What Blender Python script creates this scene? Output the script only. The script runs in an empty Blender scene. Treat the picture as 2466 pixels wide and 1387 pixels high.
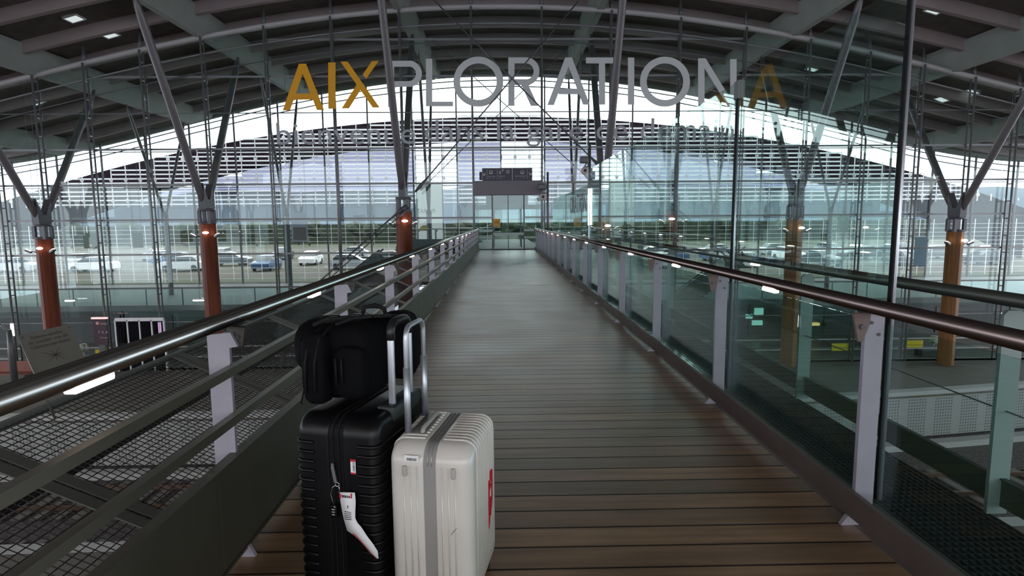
import bpy, bmesh, math, random
from mathutils import Vector, Matrix, Euler
random.seed(7)
S = bpy.context.scene
COL = S.collection
PI = math.pi
# ------------------------------------------------------------------ camera
F = 1400.0                     # focal length in pixels of the 2466 px wide frame
EYE = Vector((0, 0, 1.45))
PITCH, YAW, ROLL = math.radians(6.6), math.radians(-0.98), math.radians(-0.45)
RM = (Euler((0, 0, YAW)).to_matrix() @ Euler((PI / 2 - PITCH, 0, 0)).to_matrix() @ Euler((0, 0, ROLL)).to_matrix())
cd = bpy.data.cameras.new('camera')
cd.sensor_width = 36.0
cd.lens = 36.0 * F / 2466
cd.clip_start, cd.clip_end = 0.05, 3000
cam = bpy.data.objects.new('camera', cd)
cam.matrix_world = Matrix.Translation(EYE) @ RM.to_4x4()
COL.objects.link(cam)
S.camera = cam
def at(px, py, Y):
    """world point seen at a pixel of the photograph, at the distance Y along the bridge"""
    d = RM @ Vector(((px - 1233) / F, (693.5 - py) / F, -1))
    return EYE + d * (Y / d.y)
# ------------------------------------------------------------------ world, exposure
W = bpy.data.worlds.new('World')
S.world = W
W.use_nodes = True
nt = W.node_tree
bg = nt.nodes['Background']
tc = nt.nodes.new('ShaderNodeTexCoord')
sp = nt.nodes.new('ShaderNodeSeparateXYZ')
cr = nt.nodes.new('ShaderNodeValToRGB')
cr.color_ramp.elements[0].position = 0.0
cr.color_ramp.elements[0].color = (0.80, 0.86, 0.98, 1)
cr.color_ramp.elements[1].position = 0.25
cr.color_ramp.elements[1].color = (1.0, 0.985, 0.98, 1)
nt.links.new(tc.outputs['Generated'], sp.inputs[0])
nt.links.new(sp.outputs['Z'], cr.inputs[0])
nt.links.new(cr.outputs[0], bg.inputs[0])
bg.inputs[1].default_value = 4.4
S.view_settings.view_transform = 'Standard'
S.view_settings.look = 'None'
S.view_settings.exposure = -0.15
S.view_settings.gamma = 1.0
S.view_settings.use_curve_mapping = False
S.cycles.max_bounces = 8
S.cycles.diffuse_bounces = 4
S.cycles.glossy_bounces = 4
S.cycles.transmission_bounces = 6
S.cycles.transparent_max_bounces = 40
S.cycles.use_denoising = True
S.cycles.caustics_reflective = False
S.cycles.caustics_refractive = False
S.cycles.sample_clamp_indirect = 4.0
# ------------------------------------------------------------------ materials
MATS = {}
def mat(name, col, rough=0.6, metal=0.0, noise=0.0, nscale=8.0, emit=None, spec=0.5, bump=0.0):
    if name in MATS: return MATS[name]
    m = bpy.data.materials.new(name); m.use_nodes = True
    t = m.node_tree; b = t.nodes['Principled BSDF']
    b.inputs['Base Color'].default_value = (*col, 1)
    b.inputs['Roughness'].default_value = rough
    b.inputs['Metallic'].default_value = metal
    b.inputs['Specular IOR Level'].default_value = spec
    if noise or bump:
        c = t.nodes.new('ShaderNodeTexCoord'); n = t.nodes.new('ShaderNodeTexNoise')
        n.inputs['Scale'].default_value = nscale; n.inputs['Detail'].default_value = 5
        t.links.new(c.outputs['Object'], n.inputs['Vector'])
        if noise:
            r = t.nodes.new('ShaderNodeValToRGB')
            r.color_ramp.elements[0].position = 0.3; r.color_ramp.elements[1].position = 0.7
            r.color_ramp.elements[0].color = (*[max(0, v * (1 - noise)) for v in col], 1)
            r.color_ramp.elements[1].color = (*[min(1, v * (1 + noise)) for v in col], 1)
            t.links.new(n.outputs[0], r.inputs[0]); t.links.new(r.outputs[0], b.inputs['Base Color'])
        if bump:
            u = t.nodes.new('ShaderNodeBump'); u.inputs['Strength'].default_value = bump
            u.inputs['Distance'].default_value = 0.01
            t.links.new(n.outputs[0], u.inputs['Height']); t.links.new(u.outputs[0], b.inputs['Normal'])
    if emit:
        b.inputs['Emission Color'].default_value = (*col, 1)
        b.inputs['Emission Strength'].default_value = emit
    MATS[name] = m
    return m
def glass(name, tint, f0=0.04, frost=None):
    """thin architectural glass: clear with a tint, reflecting more at a grazing view"""
    if name in MATS: return MATS[name]
    m = bpy.data.materials.new(name); m.use_nodes = True
    t = m.node_tree; t.nodes.clear()
    out = t.nodes.new('ShaderNodeOutputMaterial')
    tr = t.nodes.new('ShaderNodeBsdfTransparent'); tr.inputs[0].default_value = (*tint, 1)
    gl = t.nodes.new('ShaderNodeBsdfGlossy'); gl.inputs['Roughness'].default_value = 0.0
    gl.inputs[0].default_value = (0.92, 1.0, 0.98, 1)
    g = t.nodes.new('ShaderNodeNewGeometry')
    dot = t.nodes.new('ShaderNodeVectorMath'); dot.operation = 'DOT_PRODUCT'
    t.links.new(g.outputs['Normal'], dot.inputs[0]); t.links.new(g.outputs['Incoming'], dot.inputs[1])
    def mt(op, a, bval=None):
        n = t.nodes.new('ShaderNodeMath'); n.operation = op
        if isinstance(a, (int, float)): n.inputs[0].default_value = a
        else: t.links.new(a, n.inputs[0])
        if bval is not None:
            if isinstance(bval, (int, float)): n.inputs[1].default_value = bval
            else: t.links.new(bval, n.inputs[1])
        return n.outputs[0]
    a = mt('ABSOLUTE', dot.outputs['Value'])
    p = mt('POWER', mt('SUBTRACT', 1.0, a), 5.0)
    fr = mt('ADD', mt('MULTIPLY', p, 1 - f0), f0)
    mx = t.nodes.new('ShaderNodeMixShader')
    t.links.new(fr, mx.inputs[0]); t.links.new(tr.outputs[0], mx.inputs[1]); t.links.new(gl.outputs[0], mx.inputs[2])
    last = mx.outputs[0]
    if frost:
        df = t.nodes.new('ShaderNodeBsdfTranslucent'); df.inputs[0].default_value = (*frost[1], 1)
        m2 = t.nodes.new('ShaderNodeMixShader'); m2.inputs[0].default_value = frost[0]
        t.links.new(last, m2.inputs[1]); t.links.new(df.outputs[0], m2.inputs[2]); last = m2.outputs[0]
    t.links.new(last, out.inputs[0])
    MATS[name] = m
    return m
def translucent(name, col, mixf=0.5):
    if name in MATS: return MATS[name]
    m = bpy.data.materials.new(name); m.use_nodes = True
    t = m.node_tree; b = t.nodes['Principled BSDF']; b.inputs['Base Color'].default_value = (*col, 1)
    b.inputs['Roughness'].default_value = 0.5
    tl = t.nodes.new('ShaderNodeBsdfTranslucent'); tl.inputs[0].default_value = (*col, 1)
    mx = t.nodes.new('ShaderNodeMixShader'); mx.inputs[0].default_value = mixf
    t.links.new(b.outputs[0], mx.inputs[1]); t.links.new(tl.outputs[0], mx.inputs[2])
    t.links.new(mx.outputs[0], t.nodes['Material Output'].inputs[0])
    MATS[name] = m
    return m
def wood_mat(name, c1, c2, axis='Z', scale=3.0, stretch=12.0, rough=0.4, plank=None, bump=0.15, spec=0.5):
    """grain stretched along one axis; with plank = pitch in metres every board along y gets its own tone"""
    m = bpy.data.materials.new(name); m.use_nodes = True
    t = m.node_tree; b = t.nodes['Principled BSDF']
    c = t.nodes.new('ShaderNodeTexCoord'); mp = t.nodes.new('ShaderNodeMapping')
    s = {'X': (1 / stretch, 1, 1), 'Y': (1, 1 / stretch, 1), 'Z': (1, 1, 1 / stretch)}[axis]
    mp.inputs['Scale'].default_value = s
    t.links.new(c.outputs['Object'], mp.inputs[0])
    n = t.nodes.new('ShaderNodeTexNoise'); n.inputs['Scale'].default_value = scale * 6; n.inputs['Detail'].default_value = 6
    t.links.new(mp.outputs[0], n.inputs['Vector'])
    r = t.nodes.new('ShaderNodeValToRGB'); r.color_ramp.elements[0].position = 0.3; r.color_ramp.elements[1].position = 0.72
    r.color_ramp.elements[0].color = (*c1, 1); r.color_ramp.elements[1].color = (*c2, 1)
    t.links.new(n.outputs[0], r.inputs[0])
    colour = r.outputs[0]
    if plank:
        sx = t.nodes.new('ShaderNodeSeparateXYZ'); t.links.new(c.outputs['Object'], sx.inputs[0])
        dv = t.nodes.new('ShaderNodeMath'); dv.operation = 'DIVIDE'; dv.inputs[1].default_value = plank
        fl = t.nodes.new('ShaderNodeMath'); fl.operation = 'FLOOR'
        t.links.new(sx.outputs['Y'], dv.inputs[0]); t.links.new(dv.outputs[0], fl.inputs[0])
        wn = t.nodes.new('ShaderNodeTexWhiteNoise'); wn.noise_dimensions = '1D'; t.links.new(fl.outputs[0], wn.inputs['W'])
        rr = t.nodes.new('ShaderNodeMapRange'); rr.inputs[3].default_value = 0.62; rr.inputs[4].default_value = 1.25
        t.links.new(wn.outputs['Value'], rr.inputs[0])
        # wear along the middle, dirt along both sides
        n2 = t.nodes.new('ShaderNodeTexNoise'); n2.inputs['Scale'].default_value = 1.3; n2.inputs['Detail'].default_value = 4
        t.links.new(c.outputs['Object'], n2.inputs['Vector'])
        r2 = t.nodes.new('ShaderNodeMapRange'); r2.inputs[1].default_value = 0.35; r2.inputs[2].default_value = 0.65
        r2.inputs[3].default_value = 0.75; r2.inputs[4].default_value = 1.15
        t.links.new(n2.outputs[0], r2.inputs[0])
        mu = t.nodes.new('ShaderNodeMath'); mu.operation = 'MULTIPLY'
        t.links.new(rr.outputs[0], mu.inputs[0]); t.links.new(r2.outputs[0], mu.inputs[1])
        # dark gap between two boards, its shade painted along their edges
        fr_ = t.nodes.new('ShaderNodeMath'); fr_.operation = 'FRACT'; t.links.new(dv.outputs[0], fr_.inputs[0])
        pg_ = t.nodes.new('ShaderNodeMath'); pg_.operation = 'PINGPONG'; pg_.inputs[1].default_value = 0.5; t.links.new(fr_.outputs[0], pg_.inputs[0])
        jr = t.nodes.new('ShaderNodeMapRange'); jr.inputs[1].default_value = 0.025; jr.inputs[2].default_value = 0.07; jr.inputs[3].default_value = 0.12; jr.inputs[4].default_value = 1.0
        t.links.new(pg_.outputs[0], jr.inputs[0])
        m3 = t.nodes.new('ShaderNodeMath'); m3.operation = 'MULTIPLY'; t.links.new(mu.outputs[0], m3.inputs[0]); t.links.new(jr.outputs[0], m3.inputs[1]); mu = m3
        vm = t.nodes.new('ShaderNodeVectorMath'); vm.operation = 'SCALE'
        t.links.new(colour, vm.inputs[0]); t.links.new(mu.outputs[0], vm.inputs['Scale'])
        colour = vm.outputs[0]
        rg = t.nodes.new('ShaderNodeMapRange'); rg.inputs[3].default_value = rough - 0.12; rg.inputs[4].default_value = rough + 0.15
        t.links.new(n2.outputs[0], rg.inputs[0]); t.links.new(rg.outputs[0], b.inputs['Roughness'])
    else:
        b.inputs['Roughness'].default_value = rough
    b.inputs['Specular IOR Level'].default_value = spec
    t.links.new(colour, b.inputs['Base Color'])
    u = t.nodes.new('ShaderNodeBump'); u.inputs['Strength'].default_value = bump; u.inputs['Distance'].default_value = 0.005
    t.links.new(n.outputs[0], u.inputs['Height']); t.links.new(u.outputs[0], b.inputs['Normal'])
    MATS[name] = m
    return m
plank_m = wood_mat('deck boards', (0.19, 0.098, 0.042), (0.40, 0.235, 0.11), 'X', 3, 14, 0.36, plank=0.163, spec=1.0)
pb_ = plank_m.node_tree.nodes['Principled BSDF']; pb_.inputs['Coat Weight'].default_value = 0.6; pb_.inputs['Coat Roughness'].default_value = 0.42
timber_m = wood_mat('glulam', (0.11, 0.022, 0.009), (0.20, 0.045, 0.014), 'Z', 1.2, 14, 0.5, spec=0.25)
timber_o = wood_mat('golden glulam', (0.13, 0.055, 0.018), (0.26, 0.12, 0.035), 'Z', 1.2, 14, 0.5, spec=0.25)
steel_dark = mat('dark grey steel', (0.11, 0.11, 0.115), 0.45, 0.3)
steel_strut = mat('strut paint', (0.16, 0.145, 0.145), 0.4, 0.2)
steel_head = mat('column head steel', (0.10, 0.095, 0.105), 0.4, 0.3)
mull_m = mat('mullion paint', (0.22, 0.22, 0.22), 0.4, 0.4)
chord_m = mat('arched chord paint', (0.42, 0.40, 0.39), 0.5)
stainless = mat('brushed stainless steel', (0.42, 0.42, 0.40), 0.24, 1.0)
rail_brown = mat('handrail tube', (0.21, 0.165, 0.155), 0.28, 1.0)
brown_paint = mat('brown paint', (0.16, 0.115, 0.105), 0.5)
rail_thin = mat('thin rail steel', (0.22, 0.20, 0.165), 0.4, 0.8)
post_m = mat('pale post paint', (0.36, 0.345, 0.40), 0.5, noise=0.05)
post_g = mat('pale green post paint', (0.23, 0.285, 0.27), 0.5)
bracket_m = mat('bracket steel', (0.06, 0.055, 0.045), 0.5, 0.3)
kick_m = mat('kick panel steel', (0.105, 0.098, 0.075), 0.42, 0.4, noise=0.15, nscale=3)
channel_m = mat('edge channel paint', (0.17, 0.135, 0.13), 0.5, 0.2, noise=0.12, nscale=4)
green_strip = mat('gutter strip', (0.10, 0.14, 0.115), 0.6, noise=0.1)
grate_m = mat('grating steel', (0.07, 0.09, 0.09), 0.45, 0.5)
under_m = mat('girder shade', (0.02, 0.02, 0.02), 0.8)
mesh_m = mat('guard wire', (0.05, 0.045, 0.045), 0.6, 0.3)
frame_m = mat('guard frame', (0.17, 0.175, 0.16), 0.55, 0.3)
beam_m = mat('roof beam paint', (0.31, 0.33, 0.295), 0.7, noise=0.06, nscale=1)
purlin_m = mat('purlin', (0.32, 0.255, 0.25), 0.7, noise=0.06, nscale=1)
ceil_m = mat('ceiling boards', (0.125, 0.105, 0.09), 0.9, noise=0.2, nscale=2)
led_m = mat('led light', (1.0, 0.80, 0.74), 0.5, emit=9)
tube_m = mat('tube light', (1.0, 0.82, 0.88), 0.5, emit=10)
sky_m = mat('skylight diffuser', (0.80, 0.90, 0.88), 0.5, emit=0.8)
glass_f = glass('facade glass', (0.90, 0.955, 0.945), 0.03)
glass_b = glass('far facade glass', (0.98, 0.985, 0.99), 0.02)
glass_w = glass('screen glass', (0.84, 0.93, 0.91), 0.045)
glass_r = glass('balustrade glass', (0.84, 0.93, 0.92), 0.04)
glass_frit = glass('fritted glass', (0.38, 0.37, 0.44), 0.02)
glass_door = glass('door glass', (0.88, 0.95, 0.93), 0.04)
yellow_m = mat('yellow lettering', (0.85, 0.38, 0.0), 0.6)
letter_m = mat('grey lettering', (0.62, 0.62, 0.60), 0.6)
letter2_m = mat('mid grey lettering', (0.42, 0.42, 0.43), 0.6)
black_sh = mat('black shell', (0.0035, 0.0035, 0.0045), 0.36, spec=0.3)
black_fb = mat('black nylon', (0.0032, 0.0032, 0.004), 0.8, spec=0.12, bump=0.5, nscale=60)
black_zip = mat('black zip', (0.003, 0.003, 0.004), 0.6, spec=0.2)
strap_m = mat('black webbing', (0.008, 0.008, 0.009), 0.7, spec=0.2)
white_sh = mat('cream shell', (0.68, 0.645, 0.60), 0.2, noise=0.04, nscale=5)
grey_zip = mat('grey zip tape', (0.30, 0.29, 0.28), 0.7)
alu = mat('aluminium tube', (0.60, 0.62, 0.67), 0.42, 0.85)
red_m = mat('red print', (0.62, 0.01, 0.035), 0.5)
paper_m = mat('white paper', (0.88, 0.88, 0.9), 0.6)
ink_m = mat('black ink', (0.02, 0.02, 0.025), 0.6)
sign_m = mat('sign face', (0.045, 0.038, 0.055), 0.5)
signtxt = mat('sign lettering', (0.55, 0.53, 0.56), 0.6)
board_m = mat('grey board', (0.12, 0.11, 0.095), 0.7, noise=0.06)
slat_m = translucent('louvre slat', (0.97, 0.96, 0.98), 0.8)
white_steel = mat('white steel', (0.80, 0.80, 0.82), 0.5)
canopy_m = mat('canopy cladding', (0.010, 0.005, 0.009), 0.9, spec=0.05)
concrete = mat('platform concrete', (0.12, 0.11, 0.095), 0.75, noise=0.15, nscale=1.5)
coping_m = mat('platform coping', (0.42, 0.42, 0.42), 0.7)
track_m = mat('ballast', (0.10, 0.09, 0.09), 0.95, noise=0.7, nscale=9, bump=1.0)
green_wall = mat('dark green cladding', (0.035, 0.075, 0.068), 0.35)
dark_wall = mat('dark cladding', (0.028, 0.032, 0.036), 0.35)
grey_wall = mat('grey parapet', (0.13, 0.15, 0.155), 0.6)
floor_in = mat('hall floor', (0.14, 0.13, 0.115), 0.3)
yel_ad = mat('yellow panel', (0.70, 0.58, 0.02), 0.5)
grass_m = mat('grass', (0.035, 0.045, 0.02), 0.9, noise=0.3, nscale=0.05)
sand_m = mat('sandy car park', (0.045, 0.040, 0.029), 0.9, noise=0.2, nscale=0.06)
tree_m = mat('tree crown', (0.017, 0.026, 0.014), 0.9, noise=0.5, nscale=1.5)
trunk_m = mat('tree trunk', (0.08, 0.06, 0.04), 0.9)
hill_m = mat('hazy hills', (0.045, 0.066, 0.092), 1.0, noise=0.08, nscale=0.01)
# ------------------------------------------------------------------ mesh builder
class MB:
    def __init__(s): s.v, s.f, s.sm = [], [], []
    def quadmesh(s, vs, fs, smooth=False):
        b = len(s.v); s.v += [tuple(p) for p in vs]; s.f += [tuple(b + i for i in f) for f in fs]
        s.sm += [smooth] * len(fs); return s
    def box(s, x0, x1, y0, y1, z0, z1):
        vs = [(x, y, z) for z in (z0, z1) for y in (y0, y1) for x in (x0, x1)]
        return s.quadmesh(vs, [(0, 2, 3, 1), (4, 5, 7, 6), (0, 1, 5, 4), (2, 6, 7, 3), (0, 4, 6, 2), (1, 3, 7, 5)])
    def obox(s, a, b, w, h, up=(0, 0, 1)):
        """bar from a to b, w wide sideways, h high"""
        a, b = Vector(a), Vector(b); d = (b - a).normalized(); up = Vector(up)
        if abs(d.dot(up)) > 0.98: up = Vector((0, 1, 0))
        r = d.cross(up).normalized() * (w / 2); u = r.cross(d).normalized() * (h / 2)
        vs = [p + i * r + j * u for p in (a, b) for i, j in ((-1, -1), (1, -1), (1, 1), (-1, 1))]
        return s.quadmesh(vs, [(0, 1, 2, 3), (7, 6, 5, 4), (0, 4, 5, 1), (1, 5, 6, 2), (2, 6, 7, 3), (3, 7, 4, 0)])
    def tube(s, pts, r, n=10, caps=True):
        """round tube through points; r a number or one radius a point"""
        pts = [Vector(p) for p in pts]; k = len(pts)
        rs = [r] * k if isinstance(r, (int, float)) else r
        b = len(s.v); prev = None
        for i, p in enumerate(pts):
            d = (pts[min(i + 1, k - 1)] - pts[max(i - 1, 0)]).normalized()
            if prev is None:
                up = Vector((0, 0, 1)) if abs(d.z) < 0.9 else Vector((0, 1, 0))
                x = d.cross(up).normalized()
            else:
                x = (prev - d * prev.dot(d)).normalized()
            prev = x; y = d.cross(x)
            for j in range(n):
                a = 2 * PI * j / n
                s.v.append(tuple(p + (x * math.cos(a) + y * math.sin(a)) * rs[i]))
        for i in range(k - 1):
            for j in range(n):
                s.f.append((b + i * n + j, b + i * n + (j + 1) % n, b + (i + 1) * n + (j + 1) % n, b + (i + 1) * n + j)); s.sm.append(n > 5)
        if caps:
            s.f.append(tuple(b + j for j in reversed(range(n)))); s.sm.append(False)
            s.f.append(tuple(b + (k - 1) * n + j for j in range(n))); s.sm.append(False)
        return s
    def prism(s, poly, axis, a, b):
        """polygon of 2-D points pushed along an axis: 'y' takes (x, z), 'x' takes (y, z), 'z' takes (x, y)"""
        def P(q, t): return {'y': (q[0], t, q[1]), 'x': (t, q[0], q[1]), 'z': (q[0], q[1], t)}[axis]
        n = len(poly)
        vs = [P(q, a) for q in poly] + [P(q, b) for q in poly]
        fs = [tuple(range(n)), tuple(reversed(range(n, 2 * n)))] + [(i, i + n, (i + 1) % n + n, (i + 1) % n) for i in range(n)]
        return s.quadmesh(vs, fs)
    def rbox(s, x0, x1, y0, y1, z0, z1, r, seg=4, wob=0.0, taper=0.0):
        bm = bmesh.new(); bmesh.ops.create_cube(bm, size=1)
        for v in bm.verts:
            v.co = Vector(((x0 + x1) / 2 + v.co.x * (x1 - x0), (y0 + y1) / 2 + v.co.y * (y1 - y0), (z0 + z1) / 2 + v.co.z * (z1 - z0)))
        if wob: bmesh.ops.subdivide_edges(bm, edges=bm.edges[:], cuts=3, use_grid_fill=True)
        if not wob:
            bmesh.ops.bevel(bm, geom=bm.edges[:], offset=r, segments=seg, affect='EDGES', profile=0.5)
        else:
            c = Vector(((x0 + x1) / 2, (y0 + y1) / 2, (z0 + z1) / 2)); h = Vector(((x1 - x0) / 2, (y1 - y0) / 2, (z1 - z0) / 2))
            bmesh.ops.subdivide_edges(bm, edges=bm.edges[:], cuts=2, use_grid_fill=True)
            for v in bm.verts:
                q = v.co - c; u = [q[i] / h[i] for i in range(3)]
                p = r  # exponent: higher is boxier
                L = (sum(abs(t) ** p for t in u)) ** (1 / p); M = max(abs(t) for t in u)
                k = M / L if L > 0 else 1
                n = 1 + wob * (math.sin(7 * u[0] + 3 * u[2]) * math.cos(5 * u[1] - 4 * u[2]) + 0.5 * math.sin(11 * u[2] + 6 * u[1]))
                tz = 1 - taper * (u[2] + 1) / 2
                v.co = c + Vector((q.x * k * n * tz, q.y * k * n * tz, q.z * k * n))
        bm.verts.ensure_lookup_table()
        b = len(s.v); s.v += [tuple(v.co) for v in bm.verts]
        for f in bm.faces: s.f.append(tuple(b + v.index for v in f.verts)); s.sm.append(True)
        bm.free(); return s
    def ball(s, c, rx, ry=None, rz=None, n=12, m=8):
        ry = ry or rx; rz = rz or rx; b = len(s.v)
        for i in range(m + 1):
            t = PI * i / m
            for j in range(n):
                a = 2 * PI * j / n
                s.v.append((c[0] + rx * math.sin(t) * math.cos(a), c[1] + ry * math.sin(t) * math.sin(a), c[2] + rz * math.cos(t)))
        for i in range(m):
            for j in range(n):
                s.f.append((b + i * n + j, b + (i + 1) * n + j, b + (i + 1) * n + (j + 1) % n, b + i * n + (j + 1) % n)); s.sm.append(True)
        return s
    def build(s, name, material, parent=None, loc=None):
        me = bpy.data.meshes.new(name); me.from_pydata(s.v, [], s.f)
        me.polygons.foreach_set('use_smooth', s.sm)
        me.materials.append(material); me.update()
        if s.f:
            bm = bmesh.new(); bm.from_mesh(me); bmesh.ops.recalc_face_normals(bm, faces=bm.faces); bm.to_mesh(me); bm.free()
        o = bpy.data.objects.new(name, me); COL.objects.link(o)
        if parent: o.parent = parent
        if loc: o.location = loc
        return o
def tag(o, label=None, cat=None, group=None, kind=None):
    if label: o['label'] = label
    if cat: o['category'] = cat
    if group: o['group'] = group
    if kind: o['kind'] = kind
    return o
def thing(name, label, cat, loc=(0, 0, 0), rz=0, group=None):
    o = bpy.data.objects.new(name, None); COL.objects.link(o)
    o.location = loc; o.rotation_euler = (0, 0, rz); o.empty_display_size = 0.1
    return tag(o, label, cat, group)
def struct(name):
    o = bpy.data.objects.new(name, None); COL.objects.link(o); o['kind'] = 'structure'; return o
def st(o): o['kind'] = 'structure'; return o
def dup(o, parent=None):
    c = o.copy(); COL.objects.link(c)
    if parent: c.parent = parent
    for ch in list(o.children): dup(ch, c)
    return c
def textmesh(body):
    cu = bpy.data.curves.new('t', 'FONT'); cu.body = body; cu.size = 1; cu.resolution_u = 3
    o = bpy.data.objects.new('t', cu); COL.objects.link(o); bpy.context.view_layer.update()
    me = bpy.data.meshes.new_from_object(o.evaluated_get(bpy.context.evaluated_depsgraph_get()))
    bpy.data.objects.remove(o); bpy.data.curves.remove(cu)
    return me
def text(body, material, parent, origin, right, up, width, height, name='lettering', thick=0.004, fit='cap'):
    """flat lettering: its box spans width along right and height along up from origin"""
    me = textmesh(body)
    xs = [v.co.x for v in me.vertices]; ys = [v.co.y for v in me.vertices]
    x0, x1, y0, y1 = min(xs), max(xs), min(ys), max(ys)
    right, up, origin = Vector(right).normalized(), Vector(up).normalized(), Vector(origin)
    n = right.cross(up)
    for v in me.vertices:
        u = (v.co.x - x0) / (x1 - x0) * width; w = (v.co.y - y0) / (y1 - y0) * height
        v.co = origin + right * u + up * w
    bm = bmesh.new(); bm.from_mesh(me)
    r = bmesh.ops.extrude_face_region(bm, geom=bm.faces[:])
    bmesh.ops.translate(bm, verts=[e for e in r['geom'] if isinstance(e, bmesh.types.BMVert)], vec=n * thick)
    bmesh.ops.recalc_face_normals(bm, faces=bm.faces); bm.to_mesh(me); bm.free()
    me.materials.clear(); me.materials.append(material)
    o = bpy.data.objects.new(name, me); COL.objects.link(o); o.parent = parent
    return o
# ------------------------------------------------------------------ the station's arched roof
FY = 29.5            # the glass front of the hall
BY = 46.0            # the far front of the hall
def hz(x): return 1.45 + 10.18 - 0.0072 * x * x + 1.9e-6 * x ** 4
XR = 44
BEAMS = (-31.5, -22.3, -14.3, -4.85, 4.85, 14.3, 22.3, 31.5)
def arch_strip(mb, y0, y1, f0, f1, x0=-XR, x1=XR, n=64):
    """solid strip over x with its lower side f0(x) and upper side f1(x)"""
    b = len(mb.v)
    for i in range(n + 1):
        x = x0 + (x1 - x0) * i / n
        mb.v += [(x, y0, f0(x)), (x, y1, f0(x)), (x, y1, f1(x)), (x, y0, f1(x))]
    for i in range(n):
        a = b + 4 * i
        for k in range(4):
            mb.f.append((a + k, a + (k + 1) % 4, a + 4 + (k + 1) % 4, a + 4 + k)); mb.sm.append(False)
    mb.f.append((b, b + 1, b + 2, b + 3)); mb.sm.append(False)
    mb.f.append((b + 4 * n, b + 4 * n + 3, b + 4 * n + 2, b + 4 * n + 1)); mb.sm.append(False)
    return mb
RY0 = -19.0
st(arch_strip(MB(), RY0, 46.4, lambda x: hz(x) + 1.27, lambda x: hz(x) + 1.55).build('ceiling', ceil_m))
for i, x in enumerate(BEAMS):
    z = hz(x)
    # the beam stops short of the far edge with a tapered nose
    m = MB()
    sec = [(-0.16, 0), (0.16, 0), (0.34, 1.25), (-0.34, 1.25)]
    ys = [(RY0, 0.0), (43.0, 0.0), (46.2, 0.95)]
    b = len(m.v)
    for (yy, lift) in ys:
        for (dx, dz) in sec: m.v.append((x + dx, yy, z + max(dz, lift)))
    for k in range(2):
        for j in range(4):
            m.f.append((b + 4 * k + j, b + 4 * k + (j + 1) % 4, b + 4 * k + 4 + (j + 1) % 4, b + 4 * k + 4 + j)); m.sm.append(False)
    m.f.append((b, b + 1, b + 2, b + 3)); m.sm.append(False); m.f.append((b + 8, b + 11, b + 10, b + 9)); m.sm.append(False)
    st(m.build('roof_beam', beam_m))
yy = 28.4 - 3.0 * 14
while yy < 46:
    if yy > RY0:
        st(arch_strip(MB(), yy - 0.13, yy + 0.13, lambda x: hz(x) + 0.72, lambda x: hz(x) + 1.28).build('roof_purlin', purlin_m))
    yy += 3.0
# unseen wall added behind the camera, blocking sky light save for an open band
st(arch_strip(MB(), RY0 - 0.3, RY0, lambda x: -8.0, lambda x: 1.2).build('wall_back_blocker', mat('light blocking wall', (0.16, 0.15, 0.14), 0.8)))
st(arch_strip(MB(), RY0 - 0.3, RY0, lambda x: 9.2, lambda x: max(9.25, hz(x) + 1.3), -24, 24).build('wall_back_blocker', MATS['light blocking wall']))
# white edge band of the roof over the far front
st(arch_strip(MB(), 46.4, 46.75, lambda x: hz(x) + 0.95, lambda x: hz(x) + 1.6).build('roof_edge_trim', beam_m))
# square skylight openings in the ceiling, their daylight painted as a glow
def ceil_hit(px, py):
    d = RM @ Vector(((px - 1233) / F, (693.5 - py) / F, -1)); t = 1.0
    while t < 80:
        p = EYE + d * t
        if p.z > hz(p.x) + 1.25: return p
        t += 0.02
    return None
lights = [(178, 43, 'leftmost in the upper row, near the top left corner'), (265, 82, 'second from the left, between two curved purlins'),
          (345, 118, 'small one partly behind a curved purlin, upper left'), (475, 180, 'just left of the yellow letter A'),
          (88, 245, 'low on the left roof slope'), (162, 260, 'low on the left roof slope, beside the slanted strut'),
          (2252, 22, 'near the top right corner of the roof'), (2165, 62, 'behind the tall mast'),
          (2340, 220, 'right of the tall mast, higher of the two there'), (2268, 238, 'right of the tall mast, lower of the two there'), (1955, 165, 'seen through the green glass screen')]
for px, py, w in lights:
    p = ceil_hit(px, py)
    if p is None: continue
    s = 0.30
    t = thing('roof_skylight', 'square skylight, ' + w, 'skylight', (p.x, p.y, hz(p.x) + 1.235), 0, 'square skylights in the dark roof')
    sl = math.atan(-0.0144 * p.x); t.rotation_euler = (0, -sl, 0)
    MB().box(-s, s, -s, s, -0.02, 0.0).build('diffuser', sky_m, t)
    f = MB()
    for a in (-1, 1):
        f.box(a * s - 0.03, a * s + 0.03, -s - 0.03, s + 0.03, -0.05, 0.0); f.box(-s, s, a * s - 0.03, a * s + 0.03, -0.05, 0.0)
    f.build('frame', white_steel, t)
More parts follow.
